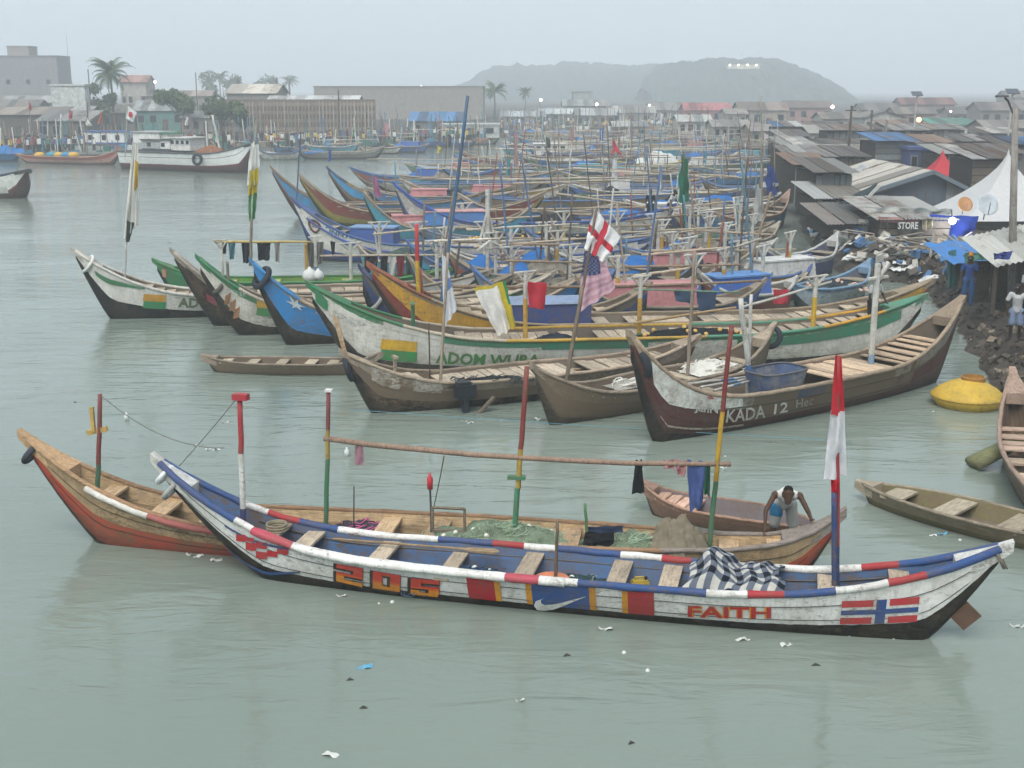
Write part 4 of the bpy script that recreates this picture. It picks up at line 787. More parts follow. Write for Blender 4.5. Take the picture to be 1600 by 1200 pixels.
hp = heap(b, 'net_heap', 'long dark net with gold floats laid along a low canoe', 'net', 835, 372, -.3, 8, 1.0, .45, netmat('2c3434'), b.h0 - .1, 61, 30); floats(hp, 40, 7.6, .8, .42, plain('c9a04c', .6), .09, 62)
b = M2 = Boat('long white canoe with thick blue rail and worn blue lettering', (618, 288, 374), (1052, 320, 366), 2.0, .9, [(0, '2d4a86'), (.3, '3d64a8'), (.44, 'b9bdb6'), (.86, '36599c')], '5c646c', [(1, '2f5aa4')], rb=.86, rs=.84, wear=.7, tip=.4, lod=1)
b.text('ANYA KWAME 0257', ((722, 337), (816, 339), (816, 348), (722, 347)), '5f8aa6', .036, .01, wear=.9); b.deck(.1, .92, 20, '8a8274', -.08, .4)
heap(b, 'net_heap', 'dark net heaped on the canoe with the thick blue rail', 'net', 868, 322, 0, 3, 1.2, .5, netmat('2b3036'), b.h0 - .1, 66)
for lab, B_, S_, bands, inn, rl, bm, h in (
    ('blue canoe with red brown keel, farthest left of the middle rows', (425, 262, 340), (760, 298, 336), [(0, '5a3028'), (.3, '8a4a38'), (.42, '3a86b8')], '566068', [(1, '#7a6a5a')], 1.8, .85),
    ('maroon canoe with yellow and green patches behind the blue lettering', (468, 272, 353), (850, 300, 348), [(0, '3a4a30'), (.3, '8a8438'), (.55, '7a3430')], '60584e', [(1, '#857868')], 1.8, .85),
    ('turquoise canoe with a white number on its bow', (568, 299, 382), (830, 322, 372), [(0, '2a3a40'), (.35, '3a96b0'), (.95, '8a8070')], '5c5c56', [(1, '#8a7f70')], 1.7, .8),
    ('timber canoe with a dark blue stem and light blue panel', (513, 263, 322), (800, 290, 322), [(0, '4a3a30'), (.4, '7a6450'), (.8, '85705a')], '6a5c4c', [(.1, '2f4460'), (1, '#8f8068')], 1.7, .75),
    ('white canoe with dark waterline pressed against the mooring posts', (985, 392, 434), (1172, 374, 416), [(0, '25282a'), (.4, 'c4c2ba'), (.9, '7a8aa0')], '62605a', [(1, '#8b8478')], 1.7, .85),
    ('brown canoe with a banded tyre stem beside the faded striped flag', (815, 440, 486), (1090, 402, 466), [(0, '3d3830'), (.4, '5f6a70'), (.8, '7d7060')], '665c50', [(.85, '#8b7e6e'), (1, '4a6a80')], 1.7, .75),
    ('bare wooden canoe with a bright blue stem near the shacks', (1085, 446, 482), (1268, 408, 462), [(0, '3d3830'), (.4, '6a6256'), (.8, '85786a')], '6a6054', [(.9, '#8f8474'), (1, '33589c')], 1.7, .7),
    ('pale blue and white canoe full of net near the mud bank', (1240, 446, 486), (1356, 410, 462), [(0, '3a4a58'), (.4, '9aa8b0'), (.85, '5a82a6')], '4c6480', [(1, '6f92b0')], 1.7, .75),
    ('dark blue canoe with white rails below the wooden shack', (1196, 384, 444), (1306, 368, 424), [(0, '232a3c'), (.3, '2d4684'), (.85, 'b0b4b6')], '3a4a70', [(1, 'b4b6b4')], 1.8, .9),
    ('turquoise canoe with red inside rail at the crowded landing', (1110, 330, 372), (1232, 300, 352), [(0, '2a4450'), (.4, '3a86a8'), (.85, '9a6a5c')], '6a5c50', [(1, '#9a8272')], 1.8, .9),
    ('grey timber canoe jammed between the posts by the landing', (1080, 375, 410), (1215, 350, 392), [(0, '3d3a36'), (.4, '6d675e'), (.8, '857d72')], '6a6258', [(1, '#8d8478')], 1.7, .8)):
    b = Boat(lab, B_, S_, bm, h, bands, inn, rl, lod=1, strakes=False, wear=.7, tip=.4); b.deck(.12, .9, int(b.L * 1.4), '8f8576', -.08, .4)
    near[lab.split()[0] + lab.split()[-1]] = b
    if 'number' in lab: b.text('9', ((602, 322), (616, 324), (616, 340), (602, 338)), 'c9d2d0', .036, .05)
    if 'light blue panel' in lab: panel(b, 518, 575, 300, '3f92c4', .6, .98, .03)
    if 'banded' in lab:
        for k in range(3): tyre_on(b, 1074 + 6 * k, 430 - 8 * k, .3, 'dark tyre ring, one of three on the banded stem', tilt=(.2, -1, 0), group='tyre rings on the banded stem')
    if 'full of net' in lab:
        hp = heap(b, 'net_heap', 'net with red and white floats filling the pale blue canoe', 'net', 1300, 450, 0, 3, 1.2, .4, netmat('3f4a50'), .5, 71); floats(hp, 40, 2.8, 1, .4, plain('c2a898', .6), .07, 72)
# tall posts, forks and flags standing in the middle rows
bm = M2
for px, yt, yb, c, k in ((765, 388, 450, 'c6c6c0', 'Y'), (1075, 372, 440, '3f5a9c', 'Y'), (800, 395, 440, 'c0a8a0', 'T'), (722, 318, 372, 'c4c4be', 'Y')):
    (near['brownflag'] if yb > 430 else M2).fork(px, yt, yb, c if c != '3f5a9c' else 'c4c4be', [(.45, '34549c'), (1, 'c4c4be')] if c == '3f5a9c' else None, r=.1, wd=1.2, arm=.6)
M2.pole((700, 330), (1050, 322), .05, c='9d8f7c', foot=False, name='long_pole', v=.4); M2.pole((870, 302), (1060, 330), .05, c='a89a84', foot=False, name='long_pole'); M1.pole((560, 385), (900, 372), .05, [(1, 'b4b4ae')], foot=False, name='long_pole', v=-.4); M1.pole((750, 384), (1000, 392), .045, [(1, '8aa0b4')], foot=False, name='long_pole', v=.3)
def polepx(b, px, y0, y1, r, c, lean=0, v=0): return b.pole((px, y0), (px + lean, y1), r, [(1, c)] if c[0] != '#' else None, v=v, c=c[1:] if c[0] == '#' else '7d6a55')
bb = near['greylanding']
polepx(bb, 1068, 378, 240, .07, '2f5a44'); bflag(bb, [(1066, 242), (1075, 250), (1074, 310), (1063, 318)], 0, cloth('2e7256'), amp=.2, nu=8, nv=14, label='tall furled green flag above the packed canoes')
polepx(bb, 1190, 390, 215, .07, '#8a8880'); bflag(bb, [(1183, 290), (1192, 296), (1190, 338), (1180, 350)], 0, cloth('b9b9b4'), amp=.2, nu=8, nv=12, label='grey white cloth hung low on a mast by the shacks')
polepx(bb, 1160, 405, 260, .05, '3e6688', 14); polepx(near['bareshacks'], 1165, 440, 300, .06, '#8a7a66', 40)
bb = near['turquoiselanding']; polepx(bb, 1210, 350, 210, .05, '#7d7468'); bflag(bb, [(1200, 258), (1212, 262), (1214, 300), (1201, 306)], 0, [cloth('34488c'), cloth('c9ccd2')], lambda a, t: 1 if .55 < t < .75 and a > .4 else 0, amp=.25, nu=10, nv=12, label='blue flag with a white mark hanging beside the wooden shack')
polepx(bb, 1190, 350, 150, .05, '#8a867c')
for px, yt, yb, c, r in ((830, 300, 250, '#8f8a80', .05),): pass
# fishing vessels on the left ------------------------------------------------------------
def cabin(b, x0, x1, yt, yb, c1, c2, w=2.2, wins=3, name='cabin', v=0.0):
    p, q = b.loc(x0, yb, v), b.loc(x1, yt, v); z0, z1 = p.z, q.z; lx = q.x - p.x; cx = (p.x + q.x) / 2
    c = MB().box((cx, v, (z0 + z1) / 2), (lx, w, z1 - z0)).build(name, paint(c1, .4), b.root)
    MB().box((cx, v, z1 + .06), (lx + .3, w + .3, .1)).build('cabin_roof', paint(c2, .4), c)
    if c2 != c1: MB().box((cx, v, z0 + (z1 - z0) * .2), (lx + .03, w + .03, (z1 - z0) * .38)).build('cabin_band', paint(c2, .4), c)
    for i in range(wins): MB().box((cx + lx * ((i + .5) / wins - .5), v - w / 2 - .01, z0 + (z1 - z0) * .68), (min(.5, lx / wins * .55), .05, (z1 - z0) * .3)).build('window', plain('2c3238', .3), c)
    return c
b = TR = Boat('white fishing vessel with maroon bottom and a tyre on its side', (187, 236, 263), (396, 224, 271), 3.6, 1.85, [(0, '5a3030'), (.45, '7a4440'), (.5, 'eeeeec'), (.78, '4a4a50'), (.8, 'eeeeec')], '8a8884', [(1, '4a4e54')], lod=1, strakes=False, eb=5, fb=.6, rb=.97, rs=.88, wear=.1, draft=.5, rr=.08, name='fishing_vessel', cat='fishing boat', wmin=.15)
cabin(b, 222, 262, 207, 232, 'e2e3e1', 'a8abad', 2.4, 0); cabin(b, 236, 278, 219, 239, 'e6e6e2', '3a4048', 2.4, 2); cabin(b, 240, 275, 209, 220, 'c8cac8', '38825c', 2.0, 0, 'wheelhouse'); cabin(b, 278, 308, 216, 234, 'c2c4c4', 'd0d0cc', 2.2, 4)
tyre_on(b, 308, 249, .5, 'black tyre hung on the side of the maroon bottomed vessel', v=-1.85, tilt=(1.5, 0, 0)); b.pole((345, 240), (332, 180), .12, [(1, 'ccccc8')]); polepx(b, 350, 240, 205, .1, '3a3a3c', -3); hp = heap(b, 'net_heap', 'orange net piled on the foredeck of the maroon bottomed vessel', 'net', 330, 235, 0, 4, 2, .7, netmat('9a6a4c'), 1.8, 81)
b = W2 = Boat('white vessel with blue cabin stripe moored behind the maroon bottomed vessel', (58, 206, 246), (215, 232, 247), 3.4, 1.7, [(0, '3a4250'), (.4, 'd4d6d6'), (.9, '8a9098')], '8a8884', [(1, '6a7078')], lod=1, strakes=False, wear=.4, name='fishing_vessel', cat='fishing boat', draft=.4)
b.text('CEOLEW', ((66, 214), (112, 226), (112, 234), (66, 222)), '4a5058', .06, .03); cabin(b, 139, 200, 206, 232, 'e4e6e6', '33569a', 2.4, 3); polepx(b, 95, 235, 178, .1, 'c9c9c6'); polepx(b, 137, 240, 160, .09, '6a4a40')
b = R2 = Boat('long low red and white boat in front of the white vessel', (26, 240, 254), (190, 232, 258), 2.2, .8, [(0, '6a3030'), (.4, 'b08a80'), (.7, '9a4a48')], '8a7a6a', [(1, '#9a7a66')], lod=1, strakes=False, wear=.6); polepx(b, 40, 250, 205, .08, '7a3a38')
for i, (x, c) in enumerate(((62, 'c9a04a'), (80, '3a86a0'), (92, 'c4a050'), (104, '3f7fa8'), (115, 'c9a04a'))):
    o = MB().lathe([(0, -.3), (.5, -.2), (.62, .1), (.4, .32), (0, .4)], 12).build('net_bundle', plain(c, .9), smooth=True); o.location = b.W(b.loc(x, 243)); tag(o, ('yellow' if c[0] == 'c' else 'blue') + ' bundle of net on the long red and white boat', 'net', ('yellow' if c[0] == 'c' else 'blue') + ' net bundles on the red boat')
b = LP = Boat('white vessel with maroon bottom and pale patch, cut off by the picture edge', (-170, 262, 300), (42, 266, 310), 3.6, 1.5, [(0, '5a3030'), (.45, '7a4440'), (.5, 'e8e8e4'), (.94, '3a5a80')], '6a8a9a', [(1, '3a3e44')], lod=1, strakes=False, eb=5, fb=.6, wear=.3, draft=.5, rs=.9, name='fishing_vessel', cat='fishing boat', wmin=.2); panel(b, -10, 14, 300, 'd0d0cc', .4, .6, .05)
b = Boat('bright blue covered boat at the far shore, cut off by the edge', (-90, 236, 252), (34, 234, 252), 2.6, 1.0, [(0, '2a5a8a'), (.3, '3a82c0')], '3a82c0', [(1, '4a90c8')], lod=1, strakes=False); heap(b, 'blue_tarpaulin', 'blue tarpaulin over the boat at the picture edge', 'tarpaulin', 5, 240, 0, 6, 2.6, .8, cloth('3a80c4'), .9, 91)
# ---------------------------------------------------------------- far rows of canoes
PAL = [('blue', ['3468b0', '3a86c4', '2f5a98']), ('turquoise', ['3a9ab4', '4aa6bc', '3592a4']), ('brown', ['6f5d4c', '7d6c58', '63564a']), ('grey', ['8a8a84', '7a7d7c', '989890']), ('white', ['c9cac6', 'bfc2c0', 'd0d0cc']), ('red', ['8a4440', '96504a', '7c3c3c']), ('green', ['3f7a5c', '4a8058', '3a6e58'])]
fr = random.Random(5)
CN = {'2a2e34': 'black', '3a3430': 'sepia', '33446a': 'navy', '4a3a34': 'umber', 'b4b4ae': 'pale', 'b9b4a4': 'buff', '8a7d6c': 'timber', 'b8b8b2': 'white', 'c2a04a': 'yellow', '3f6aa0': 'blue'}
seen_ = {}
def farboat(x0, x1, yb, place, dy=0, dense=1.0, lod=0):
    nm, cs = fr.choice(PAL + [PAL[0], PAL[1], PAL[4], PAL[3], PAL[0], PAL[2], PAL[0]]); c = fr.choice(cs); c2 = fr.choice(['2a2e34', '3a3430', '33446a', '4a3a34', 'b4b4ae', 'b9b4a4']); c3 = fr.choice(['8a7d6c', 'b8b8b2', c, 'c2a04a', '3f6aa0'])
    lab = '%s canoe with %s bottom and %s top strake %s' % (nm, CN[c2], CN.get(c3, nm), place)
    sc_ = (yb - 140) / HC; bt = fr.uniform(.15, .9) * sc_ + .9 * sc_; st_ = fr.uniform(.1, .6) * sc_ + .9 * sc_
    b = Boat(lab, (x0, yb - bt, yb), (x1, yb + dy - st_, yb + dy), fr.uniform(1.6, 2.0), fr.uniform(.75, .95), [(0, c2), (.4, c), (.82, c3)], fr.choice(['62605a', '6a6054', '4f6070']), [(1, fr.choice(['#8a7f70', '#9a9082', '4a6a98', 'b4b4b0']))], lod=lod, strakes=False, wear=.8, rr=.06, group=nm + ' canoes ' + place)
    n = max(4, int(b.L * .8)); b.deck(.12, .9, n, fr.choice(['9f9484', 'aca090', '8d8376']), -.08, .35)
    px = lambda k: x0 + (x1 - x0) * k
    for k in range(int(fr.randint(3, 6) * dense)):
        a = fr.uniform(.1, .92); h = fr.choice([1.2, 1.5, 1.8, 2.1, 2.4, 3.4, 4.6]); yy = yb + dy * a
        polepx(b, px(a), yy - .5 * sc_, yy - (.8 + h) * sc_, .05 if h < 3 else .04, fr.choice(['#7d6f60', 'c6c6c2', 'c6c6c2', '#8a7f72', '4a6f98', '8a4a44', '#5a5048', '5a8aa0', '#5a5048']), fr.uniform(-.3, .3) * h * sc_ * .6)
    for k in range(fr.randint(1, 2)):
        a, c_ = fr.uniform(.02, .4), fr.uniform(.55, .98); z = fr.uniform(1.7, 2.6); b.pole((px(a), yb + dy * a - z * sc_), (px(c_), yb + dy * c_ - (z + fr.uniform(-.3, .3)) * sc_), .045, c=fr.choice(['9d8f7c', 'b0a690', '8a7a68', 'b9b2a4']), foot=False, name='long_pole', v=fr.uniform(-.4, .4))
    for k in range(fr.randint(1, 2)):                       # gear on the deck: nets, tarpaulins
        a = fr.uniform(.2, .8); cc, wd = fr.choice([('2c3236', 'black'), ('34506a', 'blue'), ('5a6a60', 'green'), ('2f3a4a', 'navy'), ('8a8478', 'grey'), ('3878c0', 'bright blue'), ('3878c0', 'bright blue'), ('b4b2aa', 'white')]); l3 = '%s net on the %s canoe with %s bottom and %s top strake' % (wd, nm, CN[c2], CN.get(c3, nm))
        heap(b, 'net_heap', l3, 'net', px(a), yb + dy * a - .9 * sc_, fr.uniform(-.2, .2), fr.uniform(1.2, 3.2), 1.2, fr.uniform(.3, .6), netmat(cc) if wd != 'bright blue' else cloth(cc), b.h0 - .1, fr.uniform(0, 50), 10, .4, group='net heaps on the rowed canoes')
    if fr.random() < .35:
        a = fr.uniform(.3, .7); cc, c4, wd = fr.choice([('2f62b0', '5a8ac4', 'blue'), ('c2c4c2', 'd0d2d0', 'white'), ('3a8aa0', '6aa8b4', 'turquoise'), ('b87a80', 'c48a8e', 'pink')])
        deckbox(b, px(a), yb + dy * a - .9 * sc_, fr.uniform(1.6, 3.2), 1.2, fr.uniform(.5, .8), cc, c4, '%s locker on the %s canoe with %s bottom and %s top strake' % (wd, nm, CN[c2], CN.get(c3, nm)))['group'] = 'lockers on the rowed canoes'
    return b
FB = []
rows = [(357, 840, 1150), (346, 700, 1180), (334, 740, 1200), (325, 560, 800), (318, 640, 1190), (311, 830, 1210), (304, 600, 1220), (297, 640, 1210), (291, 560, 1200), (285, 700, 1210), (280, 650, 1215), (275, 780, 1210), (270, 700, 1205), (265, 800, 1205), (261, 740, 1200), (257, 800, 1200), (253, 790, 1200), (249, 810, 1195), (245, 780, 1195), (241, 800, 1190), (237, 790, 1190), (233, 800, 1190), (229, 790, 1190)]
for i, (yb, xa, xb) in enumerate(rows):
    x = xa + fr.uniform(-20, 20)
    while x < xb - 30:
        ln = fr.uniform(9.5, 14) * (yb - 140) / HC; x1 = min(x + ln, xb + 25)
        if x1 - x > 6 * (yb - 140) / HC: FB.append(farboat(x, x1, yb, 'in the packed far rows', fr.uniform(-6, 4)))
        x = x1 + fr.uniform(2, 14)
for x0, x1, yb, sl in ((905, 1190, 514, -6), (740, 960, 494, -8), (1095, 1240, 500, -12), (640, 830, 478, -4), (880, 1130, 472, -14), (700, 930, 462, -6), (930, 1180, 452, -12), (640, 880, 448, -2), (860, 1090, 438, -6), (1050, 1210, 430, -10), (700, 930, 434, 2), (980, 1200, 490, -10), (560, 700, 436, 0), (1120, 1262, 472, -12), (960, 1160, 420, -6), (1010, 1195, 403, -6), (1060, 1205, 386, -6), (820, 1020, 412, 0)):
    b = farboat(x0, x1, yb, 'in the middle rows', sl, .7, 1); k = fr.uniform(.2, .4)
    for kk in (k, k + .42): b.fork(x0 + (x1 - x0) * kk, yb + sl * kk - 2.4 * (yb - 140) / HC, yb + sl * kk - .5 * (yb - 140) / HC, fr.choice(['c6c6c0', 'b9bab6', 'c0c4c8']), fr.choice([None, [(.4, '34549c'), (1, 'c4c4be')], [(.35, '3f8a54'), (.7, 'c19a35'), (1, 'c4c2ba')]]), r=.075, wd=.9, arm=.5)
for x0, x1, yb in ((400, 470, 250), (462, 600, 249), (480, 560, 240), (560, 628, 240), (610, 668, 238), (640, 745, 230), (424, 480, 240), (330, 400, 244), (20, 62, 236), (70, 120, 232), (570, 640, 228), (690, 780, 226)):
    farboat(x0, x1, yb, 'lying along the far shore', fr.uniform(-1, 1))
for k in range(22):
    x = 790 + k * 18.5; farboat(x, x + fr.uniform(45, 70), fr.choice([213, 217, 221, 225]), 'at the hazy end of the harbour', fr.uniform(-1, 1))
# deckhouses and bright things among the far rows
for b, x, y, w_, h_, c1, c2, l in ((FB[8], 860, 250, 5, 1.6, 'd0d2d0', 'c9cbc9', 'white deckhouse on a blue vessel far across the rows'),): pass
b = Boat('white decked vessel with blue hull beyond the packed rows', (828, 230, 256), (925, 233, 256), 3, 1.3, [(0, '2d4a7a'), (.4, '3a64a0'), (.85, 'b4b8ba')], '8a8a88', [(1, '6f86a8')], lod=0, name='fishing_vessel', cat='fishing boat'); cabin(b, 835, 885, 225, 242, 'd4d5d2', 'dcdcd8', 2.2, 4)
b = Boat('yellow railed vessel with pale sacks beyond the packed rows', (965, 252, 272), (1070, 250, 270), 2.6, 1.0, [(0, '3a3a3a'), (.4, '6a6a60'), (.8, 'b8a040')], '8a8a84', [(1, 'b8a850')], lod=0); heap(b, 'sack_pile', 'pile of pale sacks on the yellow railed vessel', 'sacks', 1025, 258, 0, 5, 1.8, 1.2, plain('c2c3c0', .9), .8, 95, 20)
b = M2
for x, y, w_, d_, h_, c1, c2, l, bb in ((705, 300, 3.6, 1.4, .7, '3a72b0', 'c99a9c', 'blue locker with a pink lid in the rows', M2), (640, 322, 2.4, 1.2, .5, 'b87a80', 'c48a8e', 'pink covered locker on the white canoe', M2)): deckbox(bb, x, y + 22, w_, d_, h_, c1, c2, l)
P_ = [at(x, y, 120) for x, y in ((199, 165), (214, 176), (207, 191), (196, 184))]
flag('flag', 'white flag with a red disc over the far vessel', 'flag', P_, [cloth('e0e0e0'), cloth('b8283a')], lambda a, t: 1 if (a - .5) ** 2 + (t - .5) ** 2 < .06 else 0, 16, 16, .1, 1)
st = MB().tube([(0, 0, 0), (.6, 0, P_[0].z - 1.6)], .05, 6).build('flag_staff', wood('b0aca4', 'z')); st.location = (P_[0].x - .6, 120.05, 1.6); tag(st, 'staff of the flag with a red disc', 'pole')
FL_ = [((134, 182), (145, 196), (140, 198), (133, 194), 'd4d0cc', 'small white pennant by the left market sheds'), ((157, 176), (160, 176), (158, 192), (152, 194), 'c4603c', 'orange flag by the left market sheds'), ((108, 172), (114, 174), (112, 186), (106, 184), 'b04a58', 'dark pink flag under the white panelled wall'), ((45, 160), (49, 162), (48, 172), (44, 170), 'b8484c', 'little red flag at the left market roofs'), ((290, 182), (295, 184), (293, 196), (288, 195), 'd6d6d4', 'white flag below the broad dark bush'), ((958, 217), (975, 250), (962, 232), (955, 244), 'c03a44', 'red pennant flag flying above the far rows'), ((954, 248), (964, 250), (965, 280), (955, 276), 'c9cfd4', 'limp white flag above the far rows'), ((853, 214), (860, 218), (860, 236), (853, 238), '33443c', 'dark furled flag beyond the packed rows'), ((893, 200), (897, 202), (896, 228), (891, 228), 'b08088', 'pink furled flag beyond the packed rows'), ((937, 200), (943, 202), (943, 220), (938, 220), '3a62a8', 'small blue flag beyond the packed rows'), ((803, 208), (809, 209), (808, 262), (804, 262), 'b08890', 'long faded pink pennant over the rows'), ((792, 248), (798, 250), (797, 275), (790, 272), '3a8a8c', 'teal cloth hung in the rows'), ((1032, 176), (1037, 178), (1035, 194), (1030, 192), 'd4d6d6', 'small white flag in the haze'), ((1193, 208), (1204, 212), (1202, 224), (1194, 220), 'd2c6c8', 'white flag with a red mark high above the shacks'), ((1216, 238), (1222, 244), (1219, 256), (1214, 250), 'd4d4d2', 'white pennant beside the blue flag'), ((1100, 236), (1105, 238), (1104, 256), (1099, 254), '4a8aa4', 'pale blue flag near the landing'), ((700, 210), (706, 213), (704, 230), (699, 228), '2f3c50', 'dark flag on a tilted white mast'), ((513, 232), (518, 234), (517, 252), (512, 252), '2f55a0', 'blue flag at the far shore water edge'), ((600, 190), (611, 196), (608, 212), (598, 208), 'b98a90', 'pink flag at the far shore'), ((683, 227), (690, 230), (689, 240), (682, 238), 'c4b860', 'small yellow flag over the rows'), ((582, 275), (588, 276), (596, 308), (586, 306), 'b0648a', 'rose flag drooping over the turquoise canoe')]
for i, (a, b_, c_, d_, col, lab) in enumerate(FL_):
    yb = {5: 300, 6: 300}.get(i, 252 if i < 5 else max(a[1], d_[1]) + 26); Y = G(a[0], yb).y; P = [at(p[0], p[1], Y) for p in (a, b_, c_, d_)]
    flag('flag', lab, 'flag', P, cloth(col), nu=6, nv=8, amp=.2, fr=1)
    st = MB().tube([Vector((0, 0, 0)), P[0] + Vector((0, .05, .15)) - Vector((P[3].x, Y, .1))], .045, 6).build('flag_staff', wood('7d7468', 'z')); st.location = (P[3].x, Y + .05, .1); tag(st, 'staff of the ' + lab, 'pole')
# ---------------------------------------------------------------- town, bank, trees, lamps
tr_ = random.Random(3)
SH = ['8f8c86', '9a9a96', '77706a', '857a70', 'a5a6a4', '6f6a66']
def house(label, x0, x1, yb, ye, kind='gx', wc='b0aca4', rc=None, yr=None, depth=7, nw=3, z0=1.0, door=True, ns=None, yaw=0.0, Y=None, cat='house', name='house', wall=None, over=.35):
    Y = Y or G((x0 + x1) / 2, yb, z0).y; xa, xb = xat(Y, z0, x0), xat(Y, z0, x1); w_ = xb - xa; he = zat(Y, ye) - z0
    r = empty(name, ((xa + xb) / 2, Y, z0), yaw); tag(r, label, cat); wm = wall or paint(wc, .7, .85, '5e564c'); rc = rc or tr_.choice(SH); h = he
    mb = MB().box((0, depth / 2, he / 2), (w_, depth, he)); hr = he
    if yr is not None: hr = zat(Y + depth / 2 if kind == 'gx' else Y, yr) - z0
    if kind == 'gy': mb.add([(-w_ / 2, -.0, he), (w_ / 2, 0, he), (0, 0, hr), (-w_ / 2, depth, he), (w_ / 2, depth, he), (0, depth, hr)], [(0, 1, 2), (4, 3, 5)])
    if kind == 'gx': mb.add([(-w_ / 2, 0, he), (-w_ / 2, depth, he), (-w_ / 2, depth / 2, hr), (w_ / 2, 0, he), (w_ / 2, depth, he), (w_ / 2, depth / 2, hr)], [(0, 1, 2), (4, 3, 5)])
    mb.build('wall', wm, r); ns = ns or max(2, min(10, int(w_ / 1.2)))
    def strip(P, i, n, nm='roof_sheet'):
        a, b, c, d = [Vector(p) for p in P]; k0, k1 = i / n, (i + 1) / n + .01; p = [a + (b - a) * k0, a + (b - a) * k1, d + (c - d) * k1, d + (c - d) * k0]; up = Vector((0, 0, .05)); lift = Vector((0, 0, .02 * (i % 2) + .03 + tr_.uniform(0, .015)))
        q = [v + lift for v in p] + [v + lift + up for v in p]; MB().add(q, [(3, 2, 1, 0), (4, 5, 6, 7), (0, 1, 5, 4), (1, 2, 6, 5), (2, 3, 7, 6), (3, 0, 4, 7)]).build(nm, sheet(rc, tr_.choice([.1, .3, .6])), r)
    W2 = w_ / 2 + over; o = over
    if kind == 'gx':
        sl = (hr - he) / (depth / 2)
        for i in range(ns): strip(((-W2, -o, he - o * sl), (W2, -o, he - o * sl), (W2, depth / 2, hr), (-W2, depth / 2, hr)), i, ns)
        strip(((-W2, depth + o, he - o * sl), (W2, depth + o, he - o * sl), (W2, depth / 2, hr), (-W2, depth / 2, hr)), 0, 1)
    elif kind == 'gy':
        sl = (hr - he) / (w_ / 2); n = max(2, min(6, int(depth / 1.5)))
        for s_ in (-1, 1):
            for i in range(n): strip(((s_ * W2, -o, he - o * sl), (s_ * W2, depth + o, he - o * sl), (0, depth + o, hr), (0, -o, hr)), i, n)
    elif kind == 'mono':
        for i in range(ns): strip(((-W2, -o, he), (W2, -o, he), (W2, depth + o, hr + .3), (-W2, depth + o, hr + .3)), i, ns)
    else: MB().box((0, depth / 2, he + .12), (w_ + .3, depth + .3, .24)).build('roof_slab', paint(rc, .6, .85), r)
    wins = nw + (1 if door else 0)
    for i in range(wins):
        x = -w_ / 2 + w_ * (i + .5) / wins; ww = min(1.1, w_ / wins * .5)
        if door and i == wins // 2: d = MB().box((x, -.02, min(2, he * .8) / 2), (min(.95, ww), .06, min(2, he * .8))).build('door', paint(tr_.choice(['4a3a30', '3a4a5a', '54504a']), .5), r); continue
        f_ = MB().box((x, -.02, he * .58), (ww + .16, .06, min(1.2, he * .4) + .16)).build('window', paint('8a8680', .5), r); MB().box((x, -.05, he * .58), (ww, .03, min(1.2, he * .4))).build('pane', plain('262b30', .2), f_)
    return r
# big blocks and sheds behind the left shore
house('two storey grey concrete block standing highest on the skyline', -60, 96, 150, 88, 'flat', '8f9094', '8a8a8c', depth=10, nw=5, Y=330, ns=3, cat='building', name='concrete_block', door=False)
house('box shaped stair tower on top of the grey concrete block', 12, 46, 96, 73, 'flat', 'a39a94', '9a9490', depth=6, nw=0, Y=332, door=False, cat='building', name='stair_tower', z0=zat(330, 89))
house('blank white panelled wall beside the concrete block', 86, 138, 158, 134, 'flat', 'd6dad8', 'd0d4d2', depth=2, nw=0, Y=190, door=False, cat='building', name='white_hoarding')
house('long brown warehouse with a dark roof edge across the water', 492, 755, 200, 136, 'flat', '9a948c', '7d7872', depth=22, nw=0, Y=300, door=False, cat='warehouse', name='warehouse')
house('long white roofed hall in front of the brown warehouse', 418, 556, 185, 162, 'gx', 'b0b2b2', 'c9cac8', yr=150, depth=10, nw=6, Y=205, cat='building', name='long_hall')
house('open pavilion with a pale hipped roof by the slatted stand', 357, 432, 172, 146, 'gx', '8c8880', 'cfc6b8', yr=132, depth=12, nw=3, Y=215, cat='building', name='pavilion')
house('shed with blue tarpaulin roof beside the warehouse', 640, 720, 205, 190, 'mono', '7a8088', '4a7aa8', yr=180, depth=8, nw=2, Y=190, cat='shed', name='shed')
house('white walled shed at the end of the warehouse', 690, 780, 214, 196, 'flat', 'c0c4c4', 'b4b8b8', depth=6, nw=2, Y=185, cat='shed', name='shed')
sg = empty('slatted_stand', (xat(195, 1, 460), 195, 1)); tag(sg, 'long brown slatted grandstand wall behind the far shore boats', 'stand'); ww = xat(195, 1, 580) - xat(195, 1, 330)
for k in range(4): MB().box((0, k * .5, 1.0 + k * 1.25), (ww, .2, .5)).build('stand_beam', paint('8f8074', .5), sg)
MB().box((0, 2.6, 2.8), (ww, .2, 5.4)).build('back_board', paint('6a6058', .5), sg)
for k in range(46): MB().box((-ww / 2 + ww * (k + .5) / 46, -.2, 2.6), (.16, .16, 5.2)).build('slat', paint(tr_.choice(['9a8a7c', 'a89d92', '857869']), .5), sg)
